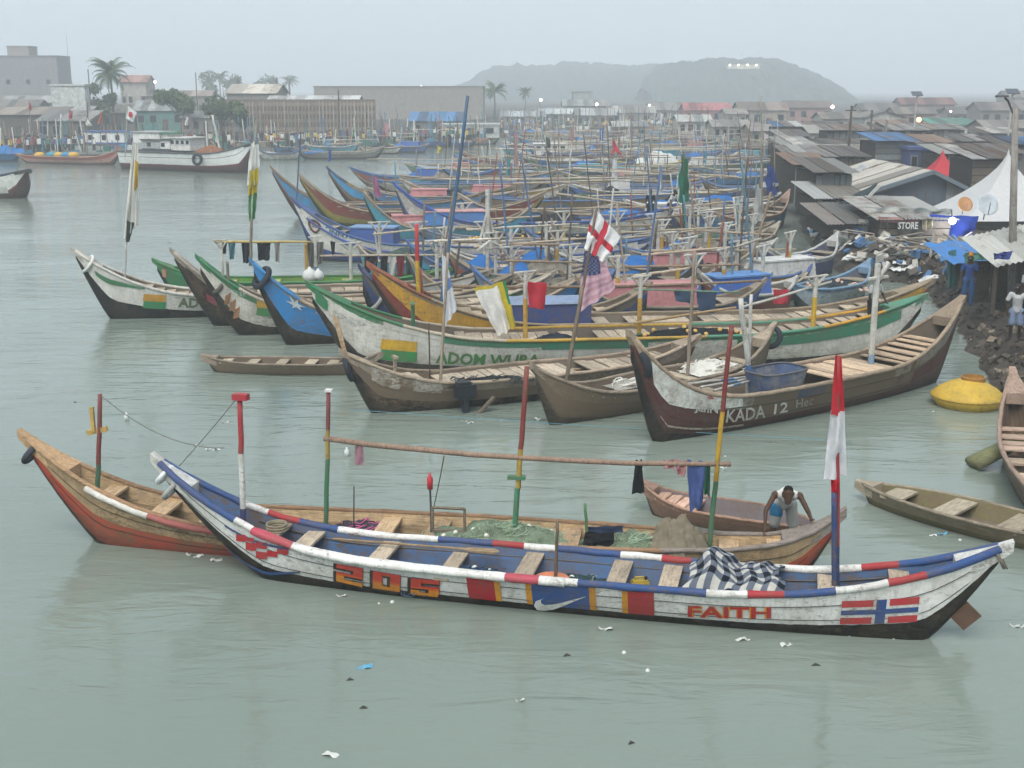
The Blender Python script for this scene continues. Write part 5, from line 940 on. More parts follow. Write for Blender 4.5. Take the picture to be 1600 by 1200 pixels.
for lab, a in (('market shed with a long rusty roof at the left edge', (-80, 92, 218, 180, 'mono', '5c564f', '8a7f76', 172)), ('market shed with a grey sloping roof beside the left edge', (60, 138, 222, 190, 'mono', '6a645c', '8d8c8a', 178)), ('low market shed with a bright torn roof', (100, 142, 212, 176, 'gx', '6d675f', 'a9aaa8', 166)), ('wide brown shed behind the white vessel', (138, 215, 205, 176, 'gx', '7a7268', '8f877e', 164)), ('teal walled stall with patched tarpaulin roof', (212, 288, 205, 172, 'gx', '4f8a84', '9aa0a0', 157)), ('plain grey shed under the round bushes', (285, 345, 212, 184, 'gx', '8a8782', '8d8a86', 175)), ('row of dark stalls at the far left', (-60, 60, 196, 166, 'gx', '57524c', '77736e', 156)), ('small white house with hipped roof behind the palm', (192, 232, 150, 128, 'gx', 'b9b4ac', 'b08a80', 118)), ('hazy long roof beyond the palm', (225, 330, 165, 150, 'gx', '9a9690', 'a0928a', 142)), ('grey market roof under the white panelled wall', (0, 90, 180, 160, 'gx', '6f6a64', '9a9a98', 150))):
    x0, x1, yb, ye, kd, wc, rc, yr = a; house(lab, x0, x1, yb, ye, kd, wc, rc, yr, depth=6, nw=3, Y=max(165, min(260, G(100, yb, 1).y)), cat='shed', name='market_shed')
# hazy town across the end of the harbour and behind the bank
tl = [(785, 850, 196, 182, 'gx', 'a8aaa8', 'a9b0b2', 174), (845, 905, 193, 178, 'gx', '9a9894', 'b0b4b4', 170), (900, 960, 200, 180, 'gx', '908c88', 'a8aaa8', 170), (950, 1022, 196, 176, 'gx', 'a39c94', '9a9894', 166), (1015, 1075, 190, 172, 'gx', 'b0a69a', '8d8a86', 160), (1070, 1140, 196, 172, 'gx', 'b87a7a', 'a86a6c', 161), (1135, 1165, 204, 178, 'gx', 'b0a89a', '9a958e', 170), (1155, 1228, 202, 172, 'gx', 'b4a898', '857a74', 160), (880, 950, 184, 165, 'gx', '9aa0a0', '8f9494', 156), (895, 925, 160, 144, 'flat', 'a4aaac', '9aa0a2', None), (1060, 1110, 212, 190, 'gx', 'bcbab4', 'a8aaa6', 180), (1115, 1170, 220, 198, 'gx', 'a8a49a', '8a8680', 188), (960, 1010, 214, 198, 'gx', 'a09c94', '9da0a0', 190), (1228, 1300, 192, 168, 'gx', 'a88480', '7c706a', 158), (1175, 1235, 232, 205, 'gx', '9c948a', '85807a', 195),
      (1265, 1345, 240, 208, 'gx', 'b9b8b2', '8d8a84', 196), (1285, 1355, 210, 186, 'gx', 'c2c2bc', '767068', 176), (1350, 1412, 216, 184, 'gy', 'c4c4be', '8a8680', 174), (1345, 1410, 190, 172, 'gx', 'b0aaa0', '6e6a66', 162), (1400, 1460, 205, 178, 'gx', 'a8948c', '77706a', 168), (1408, 1490, 190, 163, 'gx', 'a3948c', '7a5a58', 153), (1460, 1530, 216, 196, 'mono', 'c4cac6', '4f8a78', 190), (1485, 1545, 196, 178, 'gx', '9a9490', '6f6a68', 167), (1530, 1620, 200, 172, 'gx', '8f8a86', '7c7672', 160), (1540, 1625, 225, 200, 'gx', 'a09a94', '87807a', 188), (1230, 1262, 222, 200, 'flat', 'b0aca4', 'a09c96', None), (1430, 1480, 235, 212, 'gx', '8a867e', '8f8a84', 203), (1570, 1640, 175, 152, 'gx', 'a39e98', '7d7672', 142)]
NM = ['grey', 'pale', 'brown', 'sand', 'cream', 'pink', 'tan', 'stone', 'bluish', 'slab roofed', 'white walled', 'ochre', 'low', 'rose', 'weathered', 'broad', 'bright', 'gabled', 'dark roofed', 'dusty', 'red roofed', 'green roofed', 'squat', 'far grey', 'wide grey', 'small square', 'crouching', 'topmost']
for i, (x0, x1, yb, ye, kd, wc, rc, yr) in enumerate(tl):
    pl = 'at the hazy end of the harbour' if x1 < 1050 else ('below the wooded hill' if x1 < 1262 else 'behind the shacks on the bank')
    house('%s house %s, %s of its row' % (NM[i], pl, ('first', 'second', 'third', 'fourth', 'fifth', 'sixth', 'seventh', 'eighth', 'ninth', 'tenth', 'eleventh', 'twelfth')[i % 12]), x0, x1, yb, ye, kd, wc, rc, yr, depth=7, nw=2 + i % 3, Y=min(330, G(x0, max(yb, 180), 1).y))
wl = MB().box((0, 0, 1.1), (xat(112, 1, 1440) - xat(112, 1, 1262), .3, 2.2)).build('boundary_wall', paint('bcbcb6', .8)); wl.location = (xat(112, 1, 1350), 112, 1); tag(wl, 'long stained white boundary wall behind the wooden shack', 'wall')
# shacks on the bank
def planks(label, x0, x1, yb, yt, c, Y, z0=1.0, depth=5, roof='7d776e', n=None, yaw=0, name='wooden_shack', hz=False, yr=None):
    xa, xb = xat(Y, z0, x0), xat(Y, z0, x1); w_ = xb - xa; h = zat(Y, yt) - z0; r = empty(name, ((xa + xb) / 2, Y, z0), yaw); tag(r, label, 'shack')
    MB().box((0, depth / 2 + .05, h / 2), (w_ - .1, depth, h - .05)).build('wall', plain('3a3530', .9), r)
    if hz:
        n = n or max(3, int(h / .35))
        for i in range(n): MB().box((tr_.uniform(-.05, .05), tr_.uniform(-.02, .02), h * (i + .5) / n), (w_, .05, h / n * tr_.uniform(.8, .96))).build('plank', paint(tr_.choice(c), .8), r)
    else:
        n = n or max(5, int(w_ / .3))
        for i in range(n): MB().box((-w_ / 2 + w_ * (i + .5) / n, tr_.uniform(-.02, .02), h / 2 - tr_.uniform(0, .08)), (w_ / n * tr_.uniform(.75, .97), .05, h * tr_.uniform(.92, 1.0))).build('plank', paint(tr_.choice(c), .8), r)
    m = max(3, int(w_ / .9)); rise = .5
    for i in range(m):
        x = -w_ / 2 - .3 + (w_ + .6) * (i + .5) / m; k = (w_ + .6) / m * 1.06; lift = .03 * (i % 2) + tr_.uniform(0, .02)
        mb = MB().grid(lambda a, t: (x + k * (a - .5), -.5 + (depth + 1) * t, h + .08 + lift + rise * t + .035 * math.cos(a * k / .18 * 6.2832)), 16, 1); mb.build('roof_sheet', sheet(roof if tr_.random() < .6 else tr_.choice(SH), tr_.choice([.1, .35, .7])), r)
    return r
WD = ['8d877c', '7c756a', 'a09a90', '6a6258', '989288']
planks('weathered shack of upright boards left of the grey gable', 1238, 1350, 305, 246, WD, 92, depth=6, roof='6f6a64')
planks('long low shack roof behind the upright boards', 1225, 1400, 262, 232, WD, 118, depth=8, roof='6d6963')
planks('patched shack of pale boards at the water edge', 1275, 1350, 385, 312, ['9a9a94', 'a8a8a2', '7f7c76'], 66, depth=5, roof='a09a90')
sk = random.Random(21); RC_ = [('rusty', '7a6658'), ('grey', '8a8a88'), ('pale', 'b0b0aa'), ('brown', '6a5c50'), ('dark', '565350'), ('blue', '4a6f98')]
for i, (px, yb, w_, Y) in enumerate([(1265, 330, 50, 78), (1300, 345, 56, 70), (1245, 285, 46, 100), (1320, 228, 60, 128), (1240, 250, 44, 125), (1395, 250, 60, 100), (1450, 246, 60, 108), (1420, 228, 50, 128), (1500, 262, 70, 92), (1560, 268, 70, 90), (1530, 240, 60, 108), (1590, 250, 70, 98), (1545, 292, 60, 76), (1480, 222, 50, 140), (1560, 226, 56, 130), (1350, 215, 50, 150), (1290, 218, 46, 150), (1230, 232, 40, 140), (1400, 205, 46, 165), (1250, 300, 44, 88)]):
    nm, rc_ = RC_[i % 6]; pl = ('below the wooden shack' if px < 1330 and yb > 270 else 'behind the boundary wall' if yb < 235 else 'around the red tents' if px > 1440 else 'behind the gabled house')
    planks('%s roofed low shack %s, %s of them' % (nm, pl, ('first', 'second', 'third', 'fourth')[i // 6]), px - w_ / 2, px + w_ / 2, yb, zpx, sk.choice([WD, ['5c5650', '6d665c', '4a4640'], ['8a8a86', '9a9a94', '77746e'], ['6a7a80', '5c6a70', '78868a']]), Y, depth=sk.uniform(3.5, 5.5), roof=rc_, hz=sk.random() < .4, n=6) if (zpx := 600 - F * math.tan(math.atan((sk.uniform(2.2, 2.9) + 1 - HC) / Y) + TH)) else None
for i in range(5):
    px, yb = sk.uniform(1240, 1470), 0; Y = sk.uniform(58, 88); x = max(xat(Y, 1, px), lerp_tab(TX, Y) + 2.2); c_, cn_ = [('2f5aa0', 'blue'), ('b9bab6', 'white'), ('4a4a46', 'black'), ('8a5a48', 'rust red'), ('3f7a68', 'green')][i]
    o = MB().lathe([(0, 0), (.29, 0), (.3, .03), (.29, .3), (.31, .32), (.29, .34), (.29, .6), (.31, .62), (.29, .64), (.29, .88), (.3, .9), (.26, .9), (0, .88)], 14).build('barrel', paint(c_, .6, .5), smooth=False); o.location = (x, Y, landz(x, Y) + .0); tag(o, cn_ + ' barrel standing among the shacks on the bank', 'barrel')
planks('dark patched shack hung with cloth at the water edge', 1296, 1368, 418, 352, ['4c4a46', '5c5852', '6a6660', '3f4a50'], 59, depth=5, roof='8a8680', hz=True, n=9)
for lab, px4, Y_, c_ in (('white sheet hanging on the dark patched shack', ((1302, 360), (1325, 360), (1324, 398), (1304, 402)), 58.6, 'b4b6b2'), ('blue and grey cloth beside the white sheet', ((1332, 356), (1352, 356), (1350, 395), (1334, 390)), 58.6, '4a6488'), ('brown blanket on the patched shack wall', ((1352, 362), (1366, 362), (1366, 405), (1354, 408)), 58.5, '75604e')): flag('hanging_cloth', lab, 'cloth', [at(x, y, Y_) for x, y in px4], cloth(c_), amp=.12, nu=10, nv=10, fr=2)
house('blue container kiosk left of the red peaked tent', 1418, 1450, 255, 234, 'flat', '2f4a86', '3a5a94', depth=3, nw=1, Y=98, cat='kiosk', name='kiosk'); house('second blue container kiosk nearest the red peaked tent', 1454, 1476, 252, 232, 'flat', '2c4480', '34528c', depth=3, nw=1, Y=97, cat='kiosk', name='kiosk')
# grey gabled house
Y = 72.0; z0 = 1.0; xa, xb, xc = xat(Y, z0, 1362), xat(Y, z0, 1476), xat(Y, z0, 1512); he, hr = zat(Y, 300) - z0, zat(Y, 268) - z0; xr = xat(Y, z0, 1448) - (xa + xc) / 2; mid = (xa + xc) / 2
gh = empty('gabled_house', (mid, Y, z0)); tag(gh, 'blue grey gabled house with pale roof sheets above the store shack', 'house'); lx, rx = xa - mid, xc - mid; dp = 11
MB().add([(lx, 0, 0), (xb - mid, 0, 0), (xb - mid, 0, he + (hr - he) * .5), (xr, 0, hr), (lx, 0, he), (lx, dp, 0), (lx, dp, he)], [(0, 1, 2, 3, 4), (5, 0, 4, 6)]).build('wall', paint('64707c', .4, .8), gh)
MB().add([(xb - mid, -.02, 0), (rx, -.02, 0), (rx, -.02, he * .92), (xb - mid, -.02, he + (hr - he) * .52), (rx, dp, 0), (rx, dp, he * .92)], [(0, 1, 2, 3), (1, 4, 5, 2)]).build('annex_wall', paint('9a9a98', .4, .8), gh)
for sgn, ex, ez in ((-1, lx - 2.2, he - .55), (1, rx + .9, he * .9 - .25)):
    n = 7
    for i in range(n):
        y0, y1 = -.6 + (dp + 1) * i / n, -.6 + (dp + 1) * (i + 1) / n + .06; lf = .03 * (i % 2)
        MB().grid(lambda a, t: (xr + (ex - xr) * t, y0 + (y1 - y0) * a, hr + .08 + lf + (ez - hr) * t + .03 * math.cos(a * 8 * 6.2832)), 24, 1).build('roof_sheet', sheet('b0aca4' if sgn < 0 else '77787a', .25), gh)
    MB().tube([(xr, -.62, hr + .02), (ex, -.62, ez)], .16, 4).build('barge_board', paint('66747e', .4), gh)
for i in range(9): MB().box((lx + (xb - mid - lx) * (i + .5) / 9, -.03, he * .5), (.04, .03, he * .95)).build('batten', paint('5a6672', .4), gh)
# store shack with tarpaulins and banners
Y = 57.0; S0 = planks('ramshackle store shack of boards and hanging tarpaulins', 1372, 1482, 418, 345, ['6d665c', '7d766c', '857c74', '5c5650'], Y, depth=6, roof='9a9a96', hz=True, name='store_shack')
def hang(label, px4, Y, c, name='tarpaulin', cat='tarpaulin', amp=.12, **k): return flag(name, label, cat, [at(x, y, Y) for x, y in px4], cloth(c), amp=amp, nu=16, nv=14, fr=2.2, ph=tr_.uniform(0, 6), **k)
hang('grey banner with white capital letters on the store shack', ((1400, 346), (1450, 346), (1425, 395), (1405, 412)), Y - .25, '66665f', 'banner', 'banner'); hang('white poster sheet with dark letters on the store shack', ((1412, 380), (1454, 378), (1454, 418), (1418, 416)), Y - .2, 'b9b6ac', 'banner', 'banner', .05)
def flat_text(name, txt, x0, x1, y0, y1, Y, c, parent=None, label=None, off=0.0):
    v, f_ = text2d(txt, .02, 0); a, b_ = at(x0, y1, Y), at(x1, y0, Y); o = MB().add([((b_.x - a.x) * x, 0, (b_.z - a.z) * y) for x, y in v], f_).build(name, plain(c)); o.location = a; return tag(o, label, 'lettering')
flat_text('banner_lettering', 'STORE', 1403, 1435, 347, 358, Y - .55, 'c9c9c4', label='white STORE lettering across the grey banner'); flat_text('banner_lettering', '(TO UR', 1420, 1443, 391, 397, Y - .45, '33332f', label='small dark lettering on the white poster sheet'); flat_text('banner_lettering', 'G', 1447, 1457, 386, 399, Y - .45, '26262a', label='big dark letter at the edge of the white poster sheet')
hang('torn white cloth hanging in folds below the grey banner', ((1398, 398), (1412, 392), (1404, 425), (1394, 420)), Y - .5, 'b0aca0'); hang('pale cloth hanging at the corner of the store shack', ((1352, 372), (1372, 375), (1362, 420), (1344, 415)), Y - .3, '9d9b92'); hang('cream cloth over the eave of the store shack', ((1440, 342), (1458, 342), (1458, 358), (1442, 360)), Y - .4, 'b4ab94'); hang('dark green tarpaulin stretched below the gabled house', ((1300, 322), (1372, 285), (1348, 345), (1308, 372)), 64, '4c5a5e'); hang('white tarpaulin edge running down from the gable', ((1372, 288), (1378, 290), (1345, 324), (1338, 326)), 63, 'c9c9c4', amp=.04); hang('red and white rag lying along the store roof', ((1372, 338), (1438, 342), (1438, 348), (1376, 348)), Y - .3, 'b98a86', amp=.06); hang('white sheet bunched on the store roof', ((1352, 322), (1420, 326), (1420, 340), (1356, 338)), Y + 1.5, 'b9bab6', amp=.2); hang('grey plastic sheet over the roof beside the blue tarpaulin', ((1425, 325), (1490, 328), (1480, 338), (1430, 336)), Y + 1.2, '9aa09e', amp=.2)
hang('bright blue tarpaulin wall lit by a lamp', ((1452, 335), (1530, 338), (1520, 368), (1460, 376)), Y + .2, '2c46a0', amp=.1)
lb = empty('wall_lamp', at(1488, 345, Y - .4)); tag(lb, 'bright white lamp hanging before the blue tarpaulin', 'lamp'); ball(MB(), (0, 0, 0), .16, 0, 12).build('bulb', glow('e8ecff', 14), lb, smooth=True); MB().tube([(0, 0, .1), (0, .3, .5)], .03, 6).build('bracket', plain('3a3a3c'), lb)
pl_ = bpy.data.lights.new('lamp_light', 'POINT'); pl_.energy = 60; pl_.color = (.85, .9, 1); pl_.shadow_soft_size = .16; plo = bpy.data.objects.new('lamp_light', pl_); COL.objects.link(plo); plo.parent = lb; plo.location = (0, -.25, 0)
# market stall with blue roof at the edge
Y = 44.0; st = empty('market_stall', (xat(Y, 1, 1560), Y, 1.0)); tag(st, 'open stall with a blue tarpaulin roof and dark posts', 'stall'); z1 = zat(Y, 412) - 1; sx = xat(Y, 1, 1500) - st.location.x
for i in range(5): MB().grid(lambda a, t: (sx - .4 + (i + a) * 1.05, -.3 + 3.4 * t, z1 + .1 * (i + a) + .35 * t + .05 * math.sin(a * 9 + i)), 8, 4).build('roof_sheet', paint('3577b8' if i != 3 else '3f8a84', .4), st)
for i in range(7): MB().tube([(sx + i * .75, tr_.uniform(0, .1), 0), (sx + i * .75 + tr_.uniform(-.1, .1), 0, z1 + i * .07)], .07, 6).build('post', wood('4a4238', 'z'), st)
for i in range(5): MB().box((sx + .4 + i * .8, 1.6, z1 * .45), (.7, .06, z1 * .9)).build('back_board', paint(tr_.choice(['3a3530', '4a423a', '5a3432']), .6), st)
MB().box((sx + .9, .3, .75), (1.3, .6, .06)).build('counter', wood('7d6f5c'), st)
Y2 = 38.5; s2 = empty('lean_to_roof', (xat(Y2, 1, 1580), Y2, 1.0)); tag(s2, 'whitewashed lean-to roof on dark poles at the picture edge', 'stall'); z2 = zat(Y2, 415) - 1; s0 = xat(Y2, 1, 1540) - s2.location.x
for i in range(4): MB().grid(lambda a, t: (s0 + (i + a) * .9, -.4 + 3.2 * t, z2 + .2 * (i + a) + .55 * t + .03 * math.cos(a * 31) + .04 * noise.noise(Vector((i, a * 4, t * 3)))), 20, 3).build('roof_sheet', sheet('b9b8b2', .35), s2)
for i in range(4): MB().tube([(s0 + .2 + i * .9, 0, 0), (s0 + .2 + i * .9, 0, z2 + i * .2)], .08, 6).build('post', wood('3a342e', 'z'), s2)
for i in range(4): MB().box((s0 + .5 + i * .85, 2.2, z2 * .45), (.8, .05, z2 * .9)).build('back_board', paint(tr_.choice(['2f2b28', '3a332e']), .6), s2)
hang('teal cloth hanging from the stall post', ((1482, 392), (1494, 390), (1496, 448), (1480, 450)), 45, '4f7f7a', amp=.1); hang('green and blue rags on the stall roof', ((1505, 398), (1560, 385), (1556, 402), (1508, 412)), 43.2, '5a8a78', amp=.15); hang('blue rag on the whitewashed roof', ((1552, 396), (1582, 392), (1580, 404), (1554, 406)), 38.0, '3f4a86', amp=.1)
# tents and dishes
def tent(label, px, yb, yt, wpx, c, Y):
    z0 = zat(Y, yb); h = zat(Y, yt) - z0; w_ = wpx / F * Y; r = empty('peaked_tent', (xat(Y, z0, px), Y + w_ / 2, 1.0)); tag(r, label, 'tent')
    MB().grid(lambda a, t: ((1 - t) ** 1.7 * w_ / 2 * max(-1, min(1, 1.414 * math.cos(a * 6.2832))), (1 - t) ** 1.7 * w_ / 2 * max(-1, min(1, 1.414 * math.sin(a * 6.2832))), z0 - 1 + h * t), 32, 10).build('canopy', cloth(c), r, smooth=False)
    for sx_ in (-1, 1):
        for sy in (-1, 1): MB().tube([(sx_ * w_ * .48, sy * w_ * .48, 0), (sx_ * w_ * .48, sy * w_ * .48, max(.3, z0 - 1))], .05, 6).build('pole', plain('b0b0ae'), r)
tent('large white marquee tent at the picture edge', 1604, 346, 236, 190, 'dcdcdc', 62); tent('red peaked tent behind the gabled house', 1481, 280, 233, 64, 'd0404c', 90); tent('low red tent awning right of the gabled house', 1522, 312, 290, 46, 'd0545c', 78); tent('small white tent beyond the red one', 1498, 242, 232, 30, 'd0d2ce', 120)
def dish(label, px, py, Y, R, c):
    r = empty('satellite_dish', at(px, py, Y)); tag(r, label, 'satellite dish'); M_ = Matrix.Rotation(1.15, 3, 'X') @ Matrix.Rotation(.1, 3, 'Y')
    MB().lathe([(0, 0), (R * .4, R * .03), (R * .75, R * .12), (R, R * .24), (R * .99, R * .27), (R * .74, R * .15), (0, R * .03)], 24, (0, 0, 0), 0, M_).build('reflector', paint(c, .3, .5), r, smooth=True)
    MB().tube([M_ @ Vector((0, -R * .9, R * .2)), M_ @ Vector((0, 0, R * .8))], R * .04, 5).build('feed_arm', plain('4a4a4c'), r); MB().tube([(0, 0, 0), (0, .2, -R * 1.3)], R * .06, 6).build('mast', plain('5a5a5c'), r)
dish('large pale satellite dish above the blue stall roof', 1541, 321, 56.5, .52, 'bcc6cc'); dish('rusty orange satellite dish beside the large pale one', 1507, 320, 57, .36, 'b08256'); dish('small grey satellite dish on the wooden shack roof', 1347, 266, 80, .4, 'b4b8ba')
# mud bank stones
mb = MB(); rg = random.Random(9)
for i in range(1500):
    k = rg.uniform(2.3, 10.5); a = SHORE[int(k)]; b_ = SHORE[int(k) + 1]; p = a.lerp(b_, k - int(k)); d = rg.uniform(.0, 3.2); x, y = p.x + d, p.y - rg.uniform(-.3, .5); s_ = rg.choice((.02, .03, .04, .05, .06, .1)) * rg.uniform(.7, 1.3); R_ = Matrix.Rotation(rg.uniform(0, 6), 3, (rg.gauss(0, 1), rg.gauss(0, 1), rg.gauss(0, 1)))
    V = [R_ @ Vector((i_ * s_ * rg.uniform(.6, 1.3), j_ * s_ * rg.uniform(.6, 1.3), k_ * s_ * rg.uniform(.4, .9))) + Vector((x, y, landz(x, y) + s_ * .2)) for i_ in (-1, 1) for j_ in (-1, 1) for k_ in (-1, 1)]
    mb.add(V, [(0, 1, 3, 2), (4, 6, 7, 5), (0, 4, 5, 1), (2, 3, 7, 6), (0, 2, 6, 4), (1, 5, 7, 3)], rg.choice((0, 0, 1, 1, 1, 2)))
tag(mb.build('rubble', [plain('585047', .95, 0, .4), plain('433d37', .95, 0, .4), plain('776d60', .95, 0, .3)]), 'loose stones and rubble on the mud bank', None, None, 'stuff')
dg = random.Random(31); mb = MB()
for i in range(650):
    k = dg.uniform(7.6, 14.5); a = SHORE[int(k)]; b_ = SHORE[int(k) + 1]; p = a.lerp(b_, k - int(k)); x, y = p.x + dg.uniform(.4, 7), p.y + dg.uniform(-.5, .5); z = landz(x, y); m = dg.randrange(8); R_ = Matrix.Rotation(dg.uniform(0, 3.1), 3, 'Z') @ Matrix.Rotation(dg.gauss(0, .35), 3, 'X') @ Matrix.Rotation(dg.gauss(0, .35), 3, 'Y')
    if m < 3: mb.box((x, y, z + dg.uniform(.05, .5)), (dg.uniform(.5, 1.9), dg.uniform(.08, .2), .04), m, R_)
    elif m < 6: mb.box((x, y, z + dg.uniform(.1, .25)), (dg.uniform(.15, .5), dg.uniform(.15, .5), dg.uniform(.1, .35)), m, R_)
    else:
        sd_ = dg.uniform(0, 40); s_ = dg.uniform(.2, .7); mb.grid(lambda a_, t_: Vector((x, y, z + .12)) + R_ @ Vector(((a_ - .5) * s_ * 1.6, (t_ - .5) * s_, .25 * s_ * noise.noise(Vector((a_ * 3 + sd_, t_ * 3, 1))))), 5, 4, m)
tag(mb.build('debris', [plain(c, .9) for c in ('8d8478', '6f675c', 'a39a8c', '4a6a90', 'b9b6ae', '5c5650', 'c4c6c4', '3f6f98')]), 'jumble of planks, rags and rubbish along the shacks and mud bank', None, None, 'stuff')
# lamps and poles
def lamp(label, px, yt, yb, Y, col, s, solar=False, head=.22):
    z0 = max(.9, zat(Y, yb)); zt = zat(Y, yt); r = empty('street_lamp', (xat(Y, z0, px), Y, z0)); tag(r, label, 'street lamp'); h = zt - z0
    MB().tube([(0, 0, 0), (0, 0, h)], [.1, .06], 8).build('post', plain('a8a8a4' if solar else '6f675c'), r); MB().tube([(0, 0, h - .1), (.25, -.3, h)], .04, 6).build('arm', plain('8a8a88'), r)
    if s: ball(MB(), (.25, -.3, h), head * .5, 0, 10).build('bulb', glow(col, s * .7), r, smooth=True)
    else: MB().box((.25, -.3, h), (.5, .3, .08)).build('lamp_head', plain('8a8c8e'), r)
    if solar: MB().box((0, 0, h + .25), (1.1, .8, .06), 0, Matrix.Rotation(.5, 3, 'X')).build('solar_panel', plain('4a5058', .3), r)
lamp('solar street lamp with a tall white post among the houses', 1425, 150, 250, 130, 'fff0d0', 0, True); lamp('solar lamp with pale post near the marquee', 1573, 147, 240, 110, 'fff0d0', 0, True)
for i, (px, yt, yb, Y, c, s, hd, l) in enumerate(((1428, 187, 232, 150, 'ffb060', 9, .55, 'orange glowing lamp below the red roofed house'), (1296, 167, 200, 230, 'fff0d8', 10, .6, 'warm white lamp left of the tall dark pole'), (1337, 180, 214, 200, 'f6f4ff', 10, .45, 'white lamp right of the tall dark pole'), (1150, 173, 196, 250, 'ffe0b0', 9, .55, 'lamp beside the pink hall'), (1012, 165, 190, 270, 'ffe8c0', 8, .5, 'lamp before the cream hall'), (930, 163, 188, 270, 'ffe8c0', 9, .6, 'lamp over the hazy quay houses'), (843, 156, 185, 270, 'ffeecc', 9, .6, 'leftmost lamp of the hazy quay'), (243, 128, 160, 260, 'ffffff', 8, .5, 'lone white lamp beside the coconut palm'), (1480, 174, 200, 200, 'e8e4dc', 4, .35, 'faint lamp beside the far grey house'), (657, 135, 150, 330, 'f4f4ff', 6, .4, 'tiny lamp above the warehouse roof'))): lamp(l, px, yt, yb, Y, c, s, False, hd)
# the big wooden light pole at the edge
Y = 40.0; r = empty('utility_pole', (xat(Y, 1, 1580), Y, 1)); tag(r, 'tall grey pole with a bracket lamp rising over the stall roofs', 'pole'); h = zat(Y, 168) - 1; dx = xat(Y, 9, 1594) - xat(Y, 1, 1580)
MB().tube([(0, 0, 0), (dx, 0, h)], [.14, .1], 10).build('post', wood('8a8680', 'z'), r, smooth=True); MB().tube([(dx, 0, h - .3), (dx - .25, 0, h + .2), (dx - .4, -.1, h + .3)], .035, 6).build('arm', plain('4a4c50'), r); MB().box((dx - .5, -.1, h + .35), (.36, .2, .06)).build('lamp_head', plain('5a5c60'), r)
for i, (px, yt, yb, Y, c, l) in enumerate(((1330, 165, 245, 105, '4a4038', 'tall dark timber pole behind the wooden shack'), (1385, 188, 250, 105, '7a746c', 'grey pole right of the tall dark pole'), (1362, 172, 245, 108, '6a645c', 'thin pole between the dark and grey poles'), (305, 113, 165, 235, '5a5650', 'thin pole standing behind the round bush'), (137, 108, 165, 230, '5a5650', 'thin pole left of the coconut palm'), (431, 122, 160, 240, '57534e', 'pole with crossbar beside the warehouse'), (452, 128, 160, 240, '6a665f', 'plain pole nearest the warehouse corner'), (528, 140, 215, 170, '5a564f', 'dark mast rising before the warehouse'), (103, 52, 110, 500, '8a8f94', 'thin hazy radio mast behind the concrete block'))):
    z0 = .95; h = zat(Y, yt) - z0; o = MB().tube([(0, 0, 0), (.05, 0, h)], [.14, .09], 7).box((0, 0, h - .4), (.9 if i in (0, 5) else .2, .1, .1)).build('timber_pole', wood(c, 'z')); o.location = (xat(Y, z0 + h, px), Y, z0); tag(o, l, 'pole')
# trees
def palm(label, px, yt, yb, Y, n=22, fl=3.2, seed=0):
    g = random.Random(seed); z0 = 1; h = zat(Y, yt) - z0 - fl * .45; r = empty('coconut_palm', (xat(Y, z0, px), Y, z0)); tag(r, label, 'palm tree')
    MB().tube([(0, 0, 0), (.2, 0, h * .5), (.1, 0, h)], [.28, .2, .16], 8).build('trunk', wood('6a6058', 'z'), r, smooth=True); mb = MB()
    for i in range(n):
        a = g.uniform(0, 6.283); el = g.uniform(-.5, 1.25); L_ = fl * g.uniform(.75, 1.1); P = []
        for k in range(9):
            t = k / 8; e = el - 1.5 * t * t; P.append(P[-1] + Vector((math.cos(a) * math.cos(e), math.sin(a) * math.cos(e), math.sin(e))) * L_ / 8 if P else Vector((.1, 0, h)))
        mb.tube(P, .03, 4, 0, False)
        for k in range(1, 9):
            d = (P[k] - P[k - 1]).normalized(); sd = d.cross(Vector((0, 0, 1))).normalized()
            for m in range(3):
                c = P[k - 1].lerp(P[k], m / 3); ln = L_ * .26 * math.sin(math.pi * min(.95, (k + m / 3) / 9 + .1))
                for s_ in (-1, 1): tip = c + sd * s_ * ln * .9 + d * ln * .5 + Vector((0, 0, -ln * .45)); w_ = d * .09; mb.add([c - w_, c + w_, tip], [(0, 1, 2)])
    mb.build('crown', leafmat('39472f', '5a6a44'), r)
palm('bushy coconut palm behind the market sheds', 178, 95, 160, 215, 34, 4.6, 1); palm('hazy palm at the end of the warehouse', 772, 130, 180, 300, 24, 4.2, 2); palm('thin small palm beyond the warehouse palm', 820, 137, 180, 380, 18, 3.2, 3); palm('hazy palm right of the concrete block', 345, 110, 150, 420, 24, 5, 4); palm('very faint palm left of the warehouse', 452, 118, 150, 480, 22, 5, 5)
